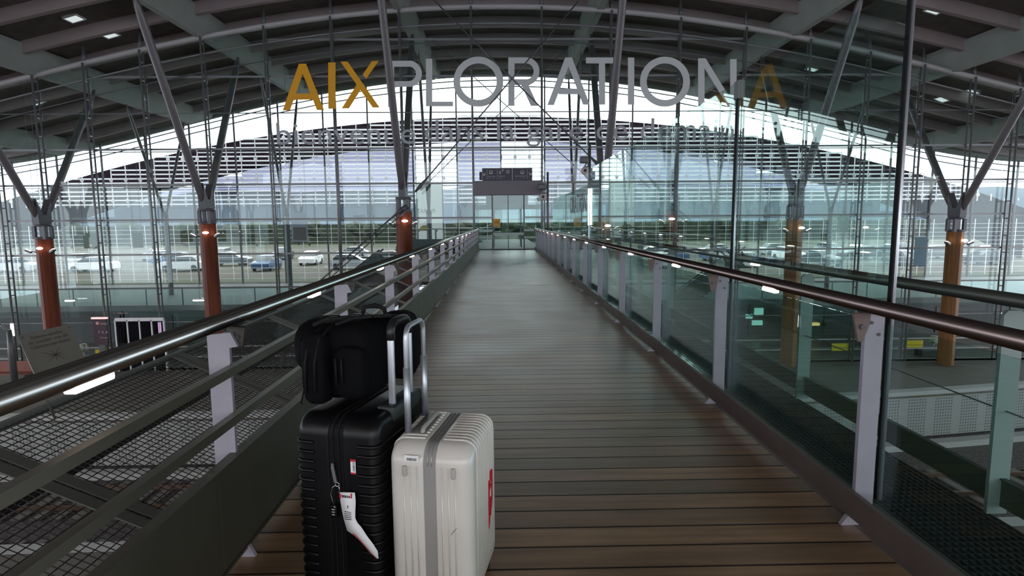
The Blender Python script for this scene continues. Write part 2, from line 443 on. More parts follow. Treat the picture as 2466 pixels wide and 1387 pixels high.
# ------------------------------------------------------------------ the glass front with its trussed mullions
MPX = [13, 118, 238, 372, 515, 662, 817, 975, 1141, 1304, 1465, 1625, 1777, 1926, 2066, 2194, 2314, 2421]
MX = [at(p, 443, FY).x for p in MPX]
MX = [MX[0] - 2.6] + MX + [MX[-1] + 2.6]
GZ = -5.9
TZ = [1.62 + 1.72 * k for k in range(-4, 6)]
for i in range(len(MX) - 1):
    x0, x1 = MX[i], MX[i + 1]; xm = (x0 + x1) / 2
    w = struct('window_%d' % (i + 1))
    central = i == 9
    zb = 3.3 if central else GZ
    MB().prism([(x0, zb), (x1, zb), (x1, hz(x1) - 0.02), (xm, hz(xm) - 0.02), (x0, hz(x0) - 0.02)], 'y', FY, FY + 0.02).build('glass', glass_f, w)
    if central: MB().box(x0, x1, FY, FY + 0.02, GZ, -0.35).build('glass', glass_f, w)
    for z in TZ:
        if z > min(hz(x0), hz(x1)) - 0.3: continue
        if central and -0.3 < z < 3.2: continue
        thin = abs(z - TZ[7]) < 0.1 or z < -1
        MB().box(x0, x1, FY - 0.07, FY - 0.005, z - (0.02 if thin else 0.045), z + (0.02 if thin else 0.045)).build('transom', mull_m if not thin else steel_dark, w)
    if not central:
        for z in (-4.82, -5.35):
            MB().box(x0 + 0.06, x1 - 0.06, FY - 0.004, FY, z - 0.035, z + 0.035).build('safety_stripe', coping_m, w)
for i, x in enumerate(MX):
    zt = hz(x); zb = 0 if False else GZ
    m = MB(); m.tube([(x, FY - 0.42, zb), (x, FY - 0.42, zt)], 0.05, 8); m.tube([(x, FY - 0.12, zb), (x, FY - 0.12, zt)], 0.04, 8)
    z = zb + 0.4
    while z < zt: m.box(x - 0.012, x + 0.012, FY - 0.42, FY - 0.12, z - 0.03, z + 0.03); z += 0.86
    st(m.build('mullion', mull_m))
    st(MB().tube([(x, FY - 0.27, zt + 0.05), (x, FY - 0.27, zt + 0.35), (x, FY - 0.27, zt + 0.95)], [0.10, 0.10, 0.02], 8).build('mullion_tip', steel_dark))
pts = lambda dz, y: [(x * 0.5, y, hz(x * 0.5) + dz) for x in range(-56, 57)]
st(MB().tube(pts(0.03, FY - 0.27), 0.125, 10).build('arched_chord', chord_m))
st(MB().tube(pts(-0.72, FY - 0.2), 0.05, 8).build('arched_chord', mull_m))
st(MB().tube([(x * 0.5, FY - 0.2, hz(x * 0.5) - 1.55) for x in range(-56, 57)], 0.03, 6).build('arched_chord', steel_dark))
# tube lights on the mullions near the ground
names = {0: 'leftmost, beside the tilted grey danger board', 2: 'second from the left, beside the dark direction sign', 3: 'third from the left, right of the white sliding doors',
         13: 'first right of the footbridge, behind the right balustrade', 14: 'second one right of the footbridge, beside the yellow panel', 17: 'rightmost one, at the edge of the photo'}
for i, nm in names.items():
    p = at([13, 0, 238, 372, 0, 0, 0, 0, 0, 0, 0, 0, 0, 1777, 2066, 0, 0, 2421][i], 772, FY - 0.5)
    x = MX[i + 1] + 0.02
    t = thing('tube_light', 'upright pinkish tube light, ' + nm, 'lamp', (x, FY - 0.52, -3.75), 0, 'tube lights on the mullions')
    MB().tube([(0.035, 0, -0.30), (0.035, 0, 0.30)], 0.035, 8).build('tube', tube_m, t)
    MB().tube([(-0.055, 0, -0.30), (-0.055, 0, 0.30)], 0.028, 8).build('tube', tube_m, t)
    MB().box(-0.1, 0.09, 0.0, 0.06, -0.34, 0.34).build('housing', mull_m, t)
# ------------------------------------------------------------------ tree columns
def tree_column(x, y, ztop, label, r=0.37, spread=4.5, shaft=timber_m, big=True, lamps=True, zb=GZ, group='branching columns under the roof beams'):
    t = thing('tree_column', label, 'column', (x, y, zb), 0, group)
    zt = ztop - zb
    m = MB(); n = 16; b = 0
    ring = []
    for zz in (0, zt):
        for j in range(n):
            a = 2 * PI * j / n; rr = r * (1.0 + 0.07 * math.cos(4 * a))
            m.v.append((rr * math.cos(a), rr * math.sin(a), zz))
    for j in range(n): m.f.append((j, (j + 1) % n, n + (j + 1) % n, n + j)); m.sm.append(False)
    m.f.append(tuple(range(n))); m.f.append(tuple(range(n, 2 * n))); m.sm += [False, False]
    m.build('shaft', shaft, t)
    h = MB()
    if big:
        for sx in (-1, 1):
            for sy in (-1, 1): h.box(sx * r * 0.62 - 0.07, sx * r * 0.62 + 0.07, sy * r * 0.62 - 0.07, sy * r * 0.62 + 0.07, zt, zt + 0.62)
        h.tube([(0, 0, zt), (0, 0, zt + 0.1)], r * 0.98, 16); h.tube([(0, 0, zt + 0.6), (0, 0, zt + 0.72)], r * 1.02, 16)
        h.prism([(-r * 1.05, zt + 0.7), (r * 1.05, zt + 0.7), (r * 1.25, zt + 1.9), (0.10, zt + 1.15), (-0.10, zt + 1.15), (-r * 1.25, zt + 1.9)], 'x', -0.16, 0.16)
    else:
        h.tube([(0, 0, zt), (0, 0, zt + 0.3)], r * 1.1, 10)
    h.build('column_head', steel_head, t)
    top = hz(x) - zb + 0.02
    z0 = zt + (1.1 if big else 0.2); k = 0.17 if big else 0.09
    for sy in (-1, 1):
        a = Vector((0, sy * r * 0.8, z0)); e = Vector((0, sy * spread, top))
        q = [a, a.lerp(e, 0.12), a.lerp(e, 0.88), a.lerp(e, 0.95), e]
        MB().tube(q, [k * 0.8, k, k, k * 0.75, k * 0.3], 12).build('strut', steel_strut, t)
    if lamps:
        for sx in (-1, 1):
            l = MB().tube([(sx * (r + 0.0), -0.1, zt - 0.62), (sx * (r + 0.18), -0.2, zt - 0.56)], 0.02, 6)
            l.obox((sx * (r + 0.08), -0.25, zt - 0.62), (sx * (r + 0.30), -0.3, zt - 0.50), 0.16, 0.09)
            s_ = l.build('spotlight', steel_head, t)
            MB().obox((sx * (r + 0.10), -0.27, zt - 0.565), (sx * (r + 0.28), -0.31, zt - 0.46), 0.12, 0.03).build('lamp_glass', led_m, s_)
        MB().ball((0.12, -r - 0.10, zt - 0.42), 0.15, 0.08, 0.06).build('lamp_glass', led_m, t)
    return t
cols = [(-21.9, .75, 'tall reddish timber column with steel V struts, leftmost in the photo'),
        (-14.1, 1.42, 'tall reddish timber column with steel V struts, second from the left'),
        (-4.7, 1.9, 'reddish timber column with steel V struts just left of the footbridge'),
        (4.95, 1.6, 'timber column with steel V struts just right of the footbridge, behind the glass screen'),
        (14.3, 1.42, 'orange brown timber column behind the right balustrade glass, seen left of the tall mast'),
        (22.3, .75, 'orange brown timber column at the far right, right of the tall mast')]
for x, zt, l in cols: tree_column(x, 28.3, zt, l, shaft=timber_m if x < 0 else timber_o)
fars = [(-22.3, 'left of the timber columns pair'), (-14.3, 'in line with the second timber column'), (-4.85, 'left of the entrance doors'), (4.85, 'right of the entrance doors'), (14.3, 'behind the green glass screen'), (22.3, 'far right inside the hall')]
for x, l in fars:
    tree_column(x, 39.3, 1.9, 'slim dark steel V column inside the hall, ' + l, 0.16, 3.2, steel_dark, False, False, -5.9, 'slim columns inside the hall')
# bracing rods crossing above the entrance
def rod(a, b, r, label, name='bracing_rod'):
    t = thing(name, label, 'rod', (0, 0, 0), 0, 'crossing bracing rods')
    MB().tube([a, b], r, 6).build('bar', steel_dark, t)
    d = (Vector(b) - Vector(a)).normalized()
    MB().tube([Vector(a), Vector(a) + d * 0.35, Vector(a) + d * 0.9], [0.05, 0.09, r], 8).build('socket', steel_head, t)
    return t
HL, HR = at(1000, 462, 28.3), at(1452, 405, 28.3)
rod(HL, at(1392, 4, 28.3), 0.035, 'long steel rod rising right from the left timber column head across the letters')
rod(HR + Vector((0, .25, 0)), at(1046, 2, 28.55), 0.035, 'long steel rod rising left from the right column head across the letters')
rod(at(1012, 458, 30.4), at(1369, 113, 30.4), 0.022, 'thinner rod behind the glass, rising to the right above the doors')
rod(at(1430, 440, 30.6), at(1035, 92, 30.6), 0.022, 'thinner rod behind the glass, rising to the left above the doors')
rod(at(978, 494, 27.85), at(730, 712, 27.0), 0.045, 'thick stay rod running down to the left from the reddish column left of the footbridge')
rod(at(985, 500, 27.9), at(772, 690, 27.2), 0.03, 'thinner stay rod beside the thick one, left of the footbridge')
# ------------------------------------------------------------------ welcome lettering on the glass
LY = FY - 0.50
def lp(px, py):
    p = at(px, py, LY); return (p.x, p.z)
def letter(parent, material, polys, label=None):
    m = MB()
    for k, poly in enumerate(polys):   # one piece a hair in front of the next where strokes cross
        m.prism([lp(*q) for q in poly], 'y', LY + 0.0007 * (k % 5), LY - 0.04 - 0.0015 * (k % 5))
    o = m.build('letter', material, parent)
    if label: o['label'] = label
    return o
def bar(x0, y0, x1, y1, w):
    """horizontal-cut slanted stroke between two heights"""
    return [(x0 - w / 2, y0), (x0 + w / 2, y0), (x1 + w / 2, y1), (x1 - w / 2, y1)]
def rect(x0, x1, y0, y1): return [(x0, y0), (x1, y0), (x1, y1), (x0, y1)]
def arc(cx, cy, rx, ry, w, a0, a1, n=28):
    out = []
    for i in range(n):
        p, q = [math.radians(a0 + (a1 - a0) * k / n) for k in (i, i + 1)]
        o = lambda a, s: (cx + (rx - s) * math.cos(a), cy - (ry - s) * math.sin(a))
        out.append([o(p, 0), o(q, 0), o(q, w), o(p, w)])
    return out
sg = thing('title_lettering', 'large capital lettering across the glass front above the entrance, yellow then grey', 'lettering', (0, 0, 0))
letter(sg, yellow_m, [bar(729, 154, 690, 266, 17), bar(729, 154, 772, 265, 17), rect(708, 755, 226, 240)], 'yellow letter A')
letter(sg, yellow_m, [rect(791, 808, 151, 262)], 'yellow letter I')
letter(sg, yellow_m, [bar(829, 149, 906, 259, 17), bar(868, 204, 832, 261, 17), [(896, 148), (912, 147), (882, 190), (874, 180)]], 'yellow letter X with a cut upper arm')
letter(sg, letter_m, [rect(935, 949, 147, 258), rect(949, 985, 147, 161), rect(949, 985, 196, 209)] + arc(985, 178, 31, 31.5, 14, -90, 90))
letter(sg, letter_m, [rect(1026, 1041, 142, 256), rect(1041, 1091, 245, 256)])
letter(sg, letter_m, arc(1152, 197, 60, 60, 16, 0, 360, 48))
letter(sg, letter_m, [rect(1224, 1239, 139, 255), rect(1239, 1268, 139, 153), rect(1239, 1268, 191, 205), bar(1263, 203, 1287, 255, 17)] + arc(1268, 172, 31, 33, 14, -90, 90))
letter(sg, letter_m, [bar(1369, 139, 1326, 253, 16), bar(1369, 139, 1412, 252, 16), rect(1345, 1394, 214, 227)])
letter(sg, letter_m, [rect(1411, 1485, 139, 153), rect(1442, 1457, 153, 252)])
letter(sg, letter_m, [rect(1512, 1527, 139, 252)])
letter(sg, letter_m, arc(1601, 197, 60, 60, 16, 0, 360, 48))
letter(sg, letter_m, [rect(1681, 1696, 141, 257), bar(1690, 141, 1762, 257, 17), rect(1758, 1773, 143, 257)])
sub = thing('subtitle_lettering', 'grey lower-case line of lettering on the glass below the large title', 'lettering', (0, 0, 0))
for wd, x0, x1, yt, yb in (('bienvenue', 668, 1000, 296, 349), ('dans', 1024, 1165, 290, 340), ('la', 1197, 1240, 288, 338), ('gare', 1268, 1404, 306, 353),
                           ('de', 1436, 1510, 286, 338), ('demain', 1542, 1766, 285, 338)):
    a, b, c = at(x0, yb, LY), at(x1, yb, LY), at(x0, yt, LY)
    text(wd, letter2_m, sub, (a.x, LY, a.z), (1, 0, 0), (0, 0, 1), b.x - a.x, c.z - a.z, 'word', 0.03)
# ------------------------------------------------------------------ footbridge deck
DX0, DX1 = -1.2, 1.66
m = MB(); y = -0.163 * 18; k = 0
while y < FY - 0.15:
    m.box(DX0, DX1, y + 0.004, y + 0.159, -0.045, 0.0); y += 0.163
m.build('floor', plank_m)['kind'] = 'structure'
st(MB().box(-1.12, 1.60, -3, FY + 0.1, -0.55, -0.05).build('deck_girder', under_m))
st(MB().box(DX0 - 0.05, DX0, -3, FY, -0.3, 0.02).build('trim_1', kick_m))
st(MB().box(1.66, 1.765, -3, FY, -0.3, -0.002).build('trim_2', channel_m))
PS = [2.42 - 1.86 * 2 + 1.86 * k for k in range(2, 17)]
# left balustrade
bl = thing('balustrade', 'left balustrade of the footbridge with open steel rails and pale posts', 'balustrade', (0, 0, 0))
RX, RZ = -1.15, 1.05
MB().tube([(RX, -1.5, RZ), (RX, FY - 0.55, RZ)], 0.034, 20).build('handrail', stainless, bl)
for z in (0.845, 0.64):
    m = MB().box(RX + 0.01, RX + 0.045, -1.5, FY - 0.6, z - 0.018, z + 0.018); o = m.build('rail', rail_thin, bl)
o = MB()
y = -1.5; segs = []
while y < FY - 0.6:
    y2 = min(y + 1.86, FY - 0.6)
    q = MB().box(RX + 0.005, RX + 0.02, y + 0.004, y2 - 0.004, 0.05, 0.46); q.box(RX - 0.02, RX + 0.03, y, y2 - 0.002, 0.46, 0.475)
    q.box(RX - 0.01, RX + 0.03, y, y2 - 0.002, 0.04, 0.052)
    q.build('kick_panel', kick_m, bl); y = y2
for y in PS:
    x0, x1 = -1.235, -1.145
    p = MB().prism([(x0, 0.02), (x1, 0.02), (x1, 0.93), (x1 + 0.035, 0.935), (x1 + 0.008, 0.995), (x0, 0.985)], 'y', y - 0.01, y + 0.01)
    p.prism([(x1 - 0.02, 0.0), (x1 + 0.055, 0.0), (x1 + 0.03, 0.05), (x1 - 0.02, 0.05)], 'y', y - 0.01, y + 0.01)
    o = p.build('post', post_m, bl)
    b = MB().prism([(x1 + 0.0, 0.935), (x1 + 0.045, 0.93), (x1 + 0.06, 1.01), (x1 - 0.02, 1.02)], 'y', y + 0.012, y + 0.05)
    b.tube([(x1 + 0.03, y + 0.005, 0.972), (x1 + 0.03, y + 0.012, 0.972)], 0.008, 8)
    b.build('bracket', bracket_m, bl)
for k in range(15):
    y = 1.60 + 1.95 * k
    if y > FY - 1: break
    MB().rbox(RX - 0.018, RX + 0.018, y - 0.08, y + 0.08, RZ - 0.050, RZ - 0.028, 0.006, 2).build('lamp', led_m, bl)
# right balustrade
br = thing('balustrade', 'right balustrade of the footbridge with glass panes and a brown tube handrail', 'balustrade', (0, 0, 0))
RX2 = 1.665
MB().tube([(RX2, 1.0, 1.055), (RX2, FY - 0.55, 1.055)], 0.034, 20).build('handrail', rail_brown, br)
PR = [2.60 + 1.85 * k for k in range(0, 15)]
m = MB().box(1.635, 1.652, -3, FY - 0.6, 0.05, 0.160); m.box(1.632, 1.655, -3, FY - 0.6, 0.160, 0.17); m.box(1.635, 1.66, -3, FY - 0.6, 0.045, 0.05)
m.build('edge_channel', channel_m, br)
for y in PR:
    p = MB().prism([(1.658, 0.0), (1.745, 0.0), (1.745, 1.0), (1.735, 1.015), (1.67, 1.015), (1.658, 0.99)], 'y', y - 0.012, y + 0.012); p.prism([(1.60, 0.0), (1.658, 0.0), (1.658, 0.045), (1.63, 0.045)], 'y', y - 0.012, y + 0.012)
    o = p.build('post', post_m, br)
    q = MB()
    for dx, z in ((1.685, 0.975), (1.72, 0.92)): q.tube([(dx, y - 0.017, z), (dx, y - 0.011, z)], 0.008, 8)
    q.build('bolt', steel_dark, o)
    b = MB().prism([(1.575, 1.025), (1.655, 1.025), (1.653, 0.975), (1.625, 0.895), (1.605, 0.895)], 'y', y - 0.05, y - 0.035)
    bb = b.build('bracket', brown_paint, br)
    MB().tube([(1.615, y - 0.051, 0.965), (1.615, y - 0.062, 0.965)], 0.011, 10).build('bolt', steel_dark, bb)
for a, b in zip(PR[:-1], PR[1:]):
    MB().box(1.748, 1.758, a + 0.03, b - 0.03, 0.10, 0.97).build('glass', glass_r, br)
MB().box(1.748, 1.758, -1.0, PR[0] - 0.03, 0.10, 0.97).build('glass', glass_r, br)
for k in range(14):
    y = 3.53 + 1.95 * k
    if y > FY - 1: break
    MB().rbox(RX2 - 0.03, RX2 + 0.006, y - 0.08, y + 0.08, 1.003, 1.027, 0.006, 2).build('lamp', led_m, br)
# tall glass screen just outside the right balustrade
sc = thing('glass_screen', 'tall green tinted glass screen with slim masts along the right balustrade', 'glass screen', (0, 0, 0))
SX = 1.775
edges = [2.61, 4.46, 6.35, 8.25, 10.1, 11.85]
for a, b in zip(edges[:-1], edges[1:]): MB().box(SX, SX + 0.012, a + 0.01, b - 0.01, 0.10, 2.465).build('glass', glass_w, sc)
e2 = [11.9, 14.3, 17.2, 20.2]
for a, b in zip(e2[:-1], e2[1:]): MB().box(SX, SX + 0.012, a + 0.01, b - 0.01, 0.10, 2.16).build('glass', glass_w, sc)
for y, zt in ((2.60, 2.52), (4.45, 2.42), (11.87, 2.2)):
    r = 0.009 if y < 5 else 0.022
    o = MB().tube([(SX + 0.01, y, 0.12), (SX + 0.01, y, zt)], r, 12).build('mast', alu, sc)
    MB().box(SX - 0.010, SX - 0.004, y - 0.012, y + 0.012, 0.12, zt).build('edge_seal', black_zip, sc)
    MB().box(SX - 0.012, SX + 0.035, y - 0.035, y + 0.045, zt - 0.08, zt + 0.05).build('clamp', steel_dark, sc)
MB().tube([(SX - 0.02, 11.78, 1.35), (SX - 0.02, 11.78, 2.08)], 0.012, 8).build('tube_lamp', tube_m, sc)
text('ORATION', steel_dark, sc, (SX - 0.004, 15.1, 1.62), (0, -1, 0), (0, 0, 1), 2.9, 0.42, 'lettering', 0.003)
# outer walkway of grating and its balustrade
st(MB().box(1.79, 1.90, -3, 28, -0.03, 0.0).build('gutter_strip', green_strip))
g = MB()
x = 1.91
while x < 2.40: g.box(x, x + 0.006, 0.5, 28, -0.03, 0.0); x += 0.034
y = 0.9
while y < 28: g.box(1.90, 2.40, y, y + 0.006, -0.022, -0.004); y += 0.045 if y < 9 else 0.12
g.build('walkway_grating', grate_m)
tag(bpy.data.objects['walkway_grating'], 'dark steel grating walkway outside the right balustrade', 'grating')
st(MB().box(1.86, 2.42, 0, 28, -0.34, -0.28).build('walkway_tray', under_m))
bo = thing('balustrade', 'outer balustrade beyond the grating walkway, seen through the right glass panes', 'balustrade', (0, 0, 0))
MB().tube([(2.44, 0.8, 1.055), (2.44, 28, 1.055)], 0.034, 14).build('handrail', mat('outer handrail', (0.09, 0.095, 0.085), 0.4, 0.8), bo)
MB().tube([(2.42, 0.8, 0.52), (2.42, 28, 0.52)], 0.004, 6).build('cable', steel_dark, bo)
m = MB().box(2.43, 2.445, 0.8, 28, 0.04, 0.175); m.box(2.42, 2.45, 0.8, 28, 0.175, 0.182); m.build('kick_panel', mat('outer kick panel', (0.06, 0.075, 0.055), 0.5), bo)
for k in range(14):
    y = 2.68 + 1.86 * k
    p = MB().prism([(2.37, 0.0), (2.47, 0.0), (2.47, 0.98), (2.455, 1.01), (2.39, 1.01), (2.37, 0.99)], 'y', y - 0.01, y + 0.01)
    p.build('post', post_g, bo)
for k in range(14):
    y = 3.6 + 1.95 * k
    if y > 27: break
    if k % 2: MB().rbox(2.42, 2.46, y - 0.07, y + 0.07, 1.003, 1.022, 0.006, 2).build('lamp', led_m, bo)
# ------------------------------------------------------------------ inclined wire guard left of the bridge
gd = thing('wire_guard', 'inclined dark wire mesh guard with flat steel frames left of the footbridge', 'mesh guard', (0, 0, 0))
gp = lambda d: (-1.24 - d, -0.19 + 0.45 * d)
m = MB(); d = 0.0
while d < 1.36:
    a, b = gp(d); m.tube([(a, -0.5, b), (a, 28.3, b)], 0.0032, 4, False); d += 0.038
y = 0.2
while y < 28.3:
    a, b = gp(0), gp(1.35); m.tube([(a[0], y, a[1]), (b[0], y, b[1])], 0.0032, 4, False); y += 0.04 if y < 12 else 0.08
o = m.build('wire_mesh', mesh_m, gd)
for k in range(15):
    y = 0.84 + 1.86 * k
    m = MB(); a, b = gp(0), gp(1.36)
    for dy in (-0.045, 0.045): m.obox((a[0], y + dy, a[1] + 0.006), (b[0], y + dy, b[1] + 0.006), 0.07, 0.008)
    m.obox((a[0], y, a[1] - 0.002), (b[0], y, b[1] - 0.002), 0.14, 0.003)
    m.build('frame_bar', frame_m, gd)
a = gp(1.36); MB().box(a[0] - 0.02, a[0] + 0.02, -0.5, 28.3, a[1] - 0.03, a[1] + 0.01).build('outer_edge', frame_m, gd)
a = gp(0.97); MB().box(a[0] - 0.03, a[0] + 0.03, -0.5, 28.3, a[1] - 0.06, a[1] - 0.01).build('support_angle', mesh_m, gd)
a = gp(0); MB().box(a[0] - 0.01, a[0] + 0.03, -0.5, 28.3, a[1] - 0.03, a[1] + 0.01).build('inner_edge', frame_m, gd)
# danger board on the guard
db = thing('danger_board', 'tilted grey danger board with a lightning star, standing on the left wire guard', 'sign', (0, 0, 0))
c1, c2, c3 = at(42, 808, 3.05), at(160, 782, 3.25), at(85, 925, 3.0)
u = (c2 - c1); v = (c3 - c1); u2 = u.normalized(); v2 = (v - u2 * v.dot(u2)).normalized(); n = u2.cross(v2)
uw, vh = 0.245, 0.30
bp = lambda a, b, e=0: c1 + u2 * a * uw + v2 * b * vh - n * e * (1 if n.y > 0 else -1)
def slab(mb, q, t0, t1):
    k = len(q); vs = [bp(a, b, t0) for a, b in q] + [bp(a, b, t1) for a, b in q]
    return mb.quadmesh(vs, [tuple(range(k)), tuple(reversed(range(k, 2 * k)))] + [(i, i + k, (i + 1) % k + k, (i + 1) % k) for i in range(k)])
slab(MB(), [(0, 0), (1, 0), (1, 1), (0, 1)], -0.004, 0).build('panel', board_m, db)
m = MB()
for i in range(9):
    a = 2 * PI * i / 9 + 0.3; L = 0.30 if i % 2 else 0.2; w = 0.012
    p, q = (0.5, 0.5), (0.5 + L * math.cos(a), 0.5 + L * 0.55 * math.sin(a))
    slab(m, [(p[0] - w * math.sin(a), p[1] + w * math.cos(a)), (p[0] + w * math.sin(a), p[1] - w * math.cos(a)), q], 0.0, 0.0012)
m.build('star_mark', mat('faded brown print', (0.07, 0.055, 0.05), 0.7), db)
fd = MATS['faded brown print']
for wd, a0, a1, b0, b1 in (('Défense absolue', .2, .8, .13, .07), ('de toucher aux fils', .12, .88, .22, .15), ('Caténaires sous tension', .12, .88, .31, .25), ('DANGER DE MORT', .1, .9, .92, .78)):
    text(wd, fd, db, bp(a0, b0, 0.0005), u2, -v2, (a1 - a0) * uw, (b0 - b1) * vh, 'lettering', 0.0012 )
m = MB()
for a, b in ((.05, .06), (.95, .06), (.05, .95)): m.ball(bp(a, b, 0), 0.006)
m.build('bolt', steel_dark, db)
b0, b1 = bp(0.02, 0.02, -0.006), bp(0.02, 1.6, -0.006)
MB().tube([b0, b1], 0.006, 6).build('stake', rail_thin, db)
# ------------------------------------------------------------------ entrance portal at the end of the bridge
dr = struct('door_1')
xl, xr = MX[9], MX[10]
xc = (xl + xr) / 2
zh = 2.72
MB().box(xl, xr, FY - 0.62, FY + 0.35, zh, zh + 0.62).build('header', mat('portal header', (0.16, 0.14, 0.155), 0.5), dr)
MB().box(xl, xr, FY - 0.64, FY + 0.35, zh + 0.60, zh + 0.68).build('header_cap', steel_dark, dr)
m = MB()
for q in (1186, 1224, 1262): 
    x = at(q, 540, FY - 0.3).x; w = 0.035 if q != 1224 else 0.02
    m.box(x - w, x + w, FY - 0.33, FY - 0.27, 0.0, zh)
m.box(xl, xr, FY - 0.36, FY - 0.24, 0.0, 0.06)
m.build('door_frame', steel_dark, dr)
MB().box(xl + 0.05, xr - 0.05, FY - 0.31, FY - 0.295, 0.06, zh).build('leaf_glass', glass_door, dr)
m = MB()
for z in (0.62, 0.98, 1.62): m.box(xl + 0.05, at(1186, 540, FY).x, FY - 0.34, FY - 0.30, z - 0.045, z + 0.045); m.box(at(1262, 540, FY).x, xr - 0.05, FY - 0.34, FY - 0.30, z - 0.045, z + 0.045)
m.box(at(1188, 540, FY).x, at(1260, 540, FY).x, FY - 0.335, FY - 0.315, 0.74, 0.86)
m.build('push_bar', mat('frosted band', (0.45, 0.55, 0.53), 0.6), dr)
# vestibule beyond the doors
m = MB()
for yv in (31.6, 33.4):
    for q in (xl + 0.02, xc - 0.75, xc + 0.75, xr - 0.02): m.box(q - 0.03, q + 0.03, yv, yv + 0.06, 0, 2.7)
    m.box(xl, xr, yv, yv + 0.06, 2.1, 2.3)
m.build('vestibule_frame', mat('green grey frame', (0.12, 0.19, 0.19), 0.4), dr)
for q in (xl + 0.02, xr - 0.04): MB().box(q, q + 0.015, FY + 0.05, 33.4, 0, 2.7).build('vestibule_glass', glass_door, dr)
MB().box(xl, xr, 33.42, 33.435, 0, 2.3).build('vestibule_glass', glass_door, dr)
MB().box(xl + 0.5, xr - 0.5, 33.3, 33.4, 2.32, 2.95).build('vestibule_lintel', mat('lintel grey', (0.30, 0.30, 0.34), 0.6), dr)
pn = thing('notice', 'small orange notice stuck to the left door leaf', 'notice', (0, 0, 0))
a = at(1188, 527, FY - 0.35); b = at(1205, 546, FY - 0.35)
MB().box(a.x, b.x, FY - 0.355, FY - 0.345, b.z, a.z).build('sheet', mat('orange notice', (0.55, 0.30, 0.05), 0.7), pn)
text('STOP', ink_m, pn, (a.x + 0.05, FY - 0.356, (a.z + b.z) / 2 - .05), (1, 0, 0), (0, 0, 1), (b.x - a.x) * .7, .12, 'lettering', -0.002)
# direction sign on the header
ds = thing('direction_sign', 'wide dark direction sign with arrows and pictograms on top of the portal header', 'sign', (0, 0, 0))
SY = FY - 0.75
a, b = at(1161, 405, SY), at(1282, 441, SY)
x0, x1, z0, z1 = a.x, b.x, zh + 0.69, a.z
MB().box(x0, x1, SY, SY + 0.25, z0, z1).build('sign_case', sign_m, ds)
wq = x1 - x0; hq = z1 - z0
sx_ = lambda t: x0 + wq * t
sz_ = lambda t: z1 - hq * t
m = MB()
for t in (0.10, 0.30, 0.60, 0.90): m.box(sx_(t) - (0.012 if t == .6 else 0.006), sx_(t) + (0.012 if t == .6 else 0.006), SY - 0.006, SY, sz_(0.9 if t != .6 else 1.0), sz_(0.12 if t != .6 else 0.0))
m.build('divider', signtxt, ds)
m = MB()
def seg(mb, p, q, w): mb.obox((sx_(p[0]), SY - 0.004, sz_(p[1])), (sx_(q[0]), SY - 0.004, sz_(q[1])), w, 0.008, (0, 1, 0))
def seg2(mb, p, q, w):
    P, Q = Vector((sx_(p[0]), 0, sz_(p[1]))), Vector((sx_(q[0]), 0, sz_(q[1]))); d = (Q - P).normalized(); n_ = Vector((-d.z, 0, d.x)) * w / 2
    mb.prism([(P.x - n_.x, P.z - n_.z), (Q.x - n_.x, Q.z - n_.z), (Q.x + n_.x, Q.z + n_.z), (P.x + n_.x, P.z + n_.z)], 'y', SY - 0.008, SY)
seg2(m, (0.07, .40), (0.025, .58), .03); seg2(m, (0.02, .40), (0.022, .60), .03); seg2(m, (0.02, .59), (0.062, .60), .03)
seg2(m, (0.93, .38), (0.975, .56), .03); seg2(m, (0.98, .38), (0.978, .58), .03); seg2(m, (0.98, .57), (0.938, .58), .03)
m.build('arrow', signtxt, ds)
m = MB()
for (cx, cy) in ((0.175, .34), (0.80, .36)):   # bus and car pictograms
    seg2(m, (cx - .03, cy - .12), (cx + .03, cy - .12), .02); seg2(m, (cx - .03, cy + .10), (cx + .03, cy + .10), .04)
    seg2(m, (cx - .03, cy - .12), (cx - .03, cy + .12), .02); seg2(m, (cx + .03, cy - .12), (cx + .03, cy + .12), .02); seg2(m, (cx - .03, cy), (cx + .03, cy), .015)
for k in range(14):
    a0 = 2 * PI * k / 14; a1 = 2 * PI * (k + 1) / 14
    seg2(m, (0.51 + .032 * math.cos(a0), .30 + .13 * math.sin(a0)), (0.51 + .032 * math.cos(a1), .30 + .13 * math.sin(a1)), .02)
seg2(m, (0.51, .24), (0.51, .36), .025); seg2(m, (0.36, .22), (0.345, .42), .04); seg2(m, (0.345, .42), (0.375, .42), .05); seg2(m, (0.41, .16), (0.40, .30), .04); seg2(m, (0.395, .16), (0.43, .14), .03)
m.build('pictogram', signtxt, ds)
for wd, t0, t1, zt_, hh in (('Bus / Cars', .13, .26, .72, .09), ('Billetterie', .33, .455, .70, .09), ('Stationnement', .65, .87, .70, .09), ('Bus - Coach', .13, .24, .84, .05), ('Tickets', .33, .40, .84, .05), ('Car park', .77, .87, .84, .05)):
    text(wd, signtxt, ds, (sx_(t0), SY - 0.001, sz_(zt_)), (1, 0, 0), (0, 0, 1), wq * (t1 - t0), hq * hh, 'lettering', 0.005)
MB().rbox(x0 - 0.14, x0 - 0.01, SY, SY + 0.15, z0 + 0.02, z0 + 0.42, 0.03, 3).build('loudspeaker', sign_m, ds)
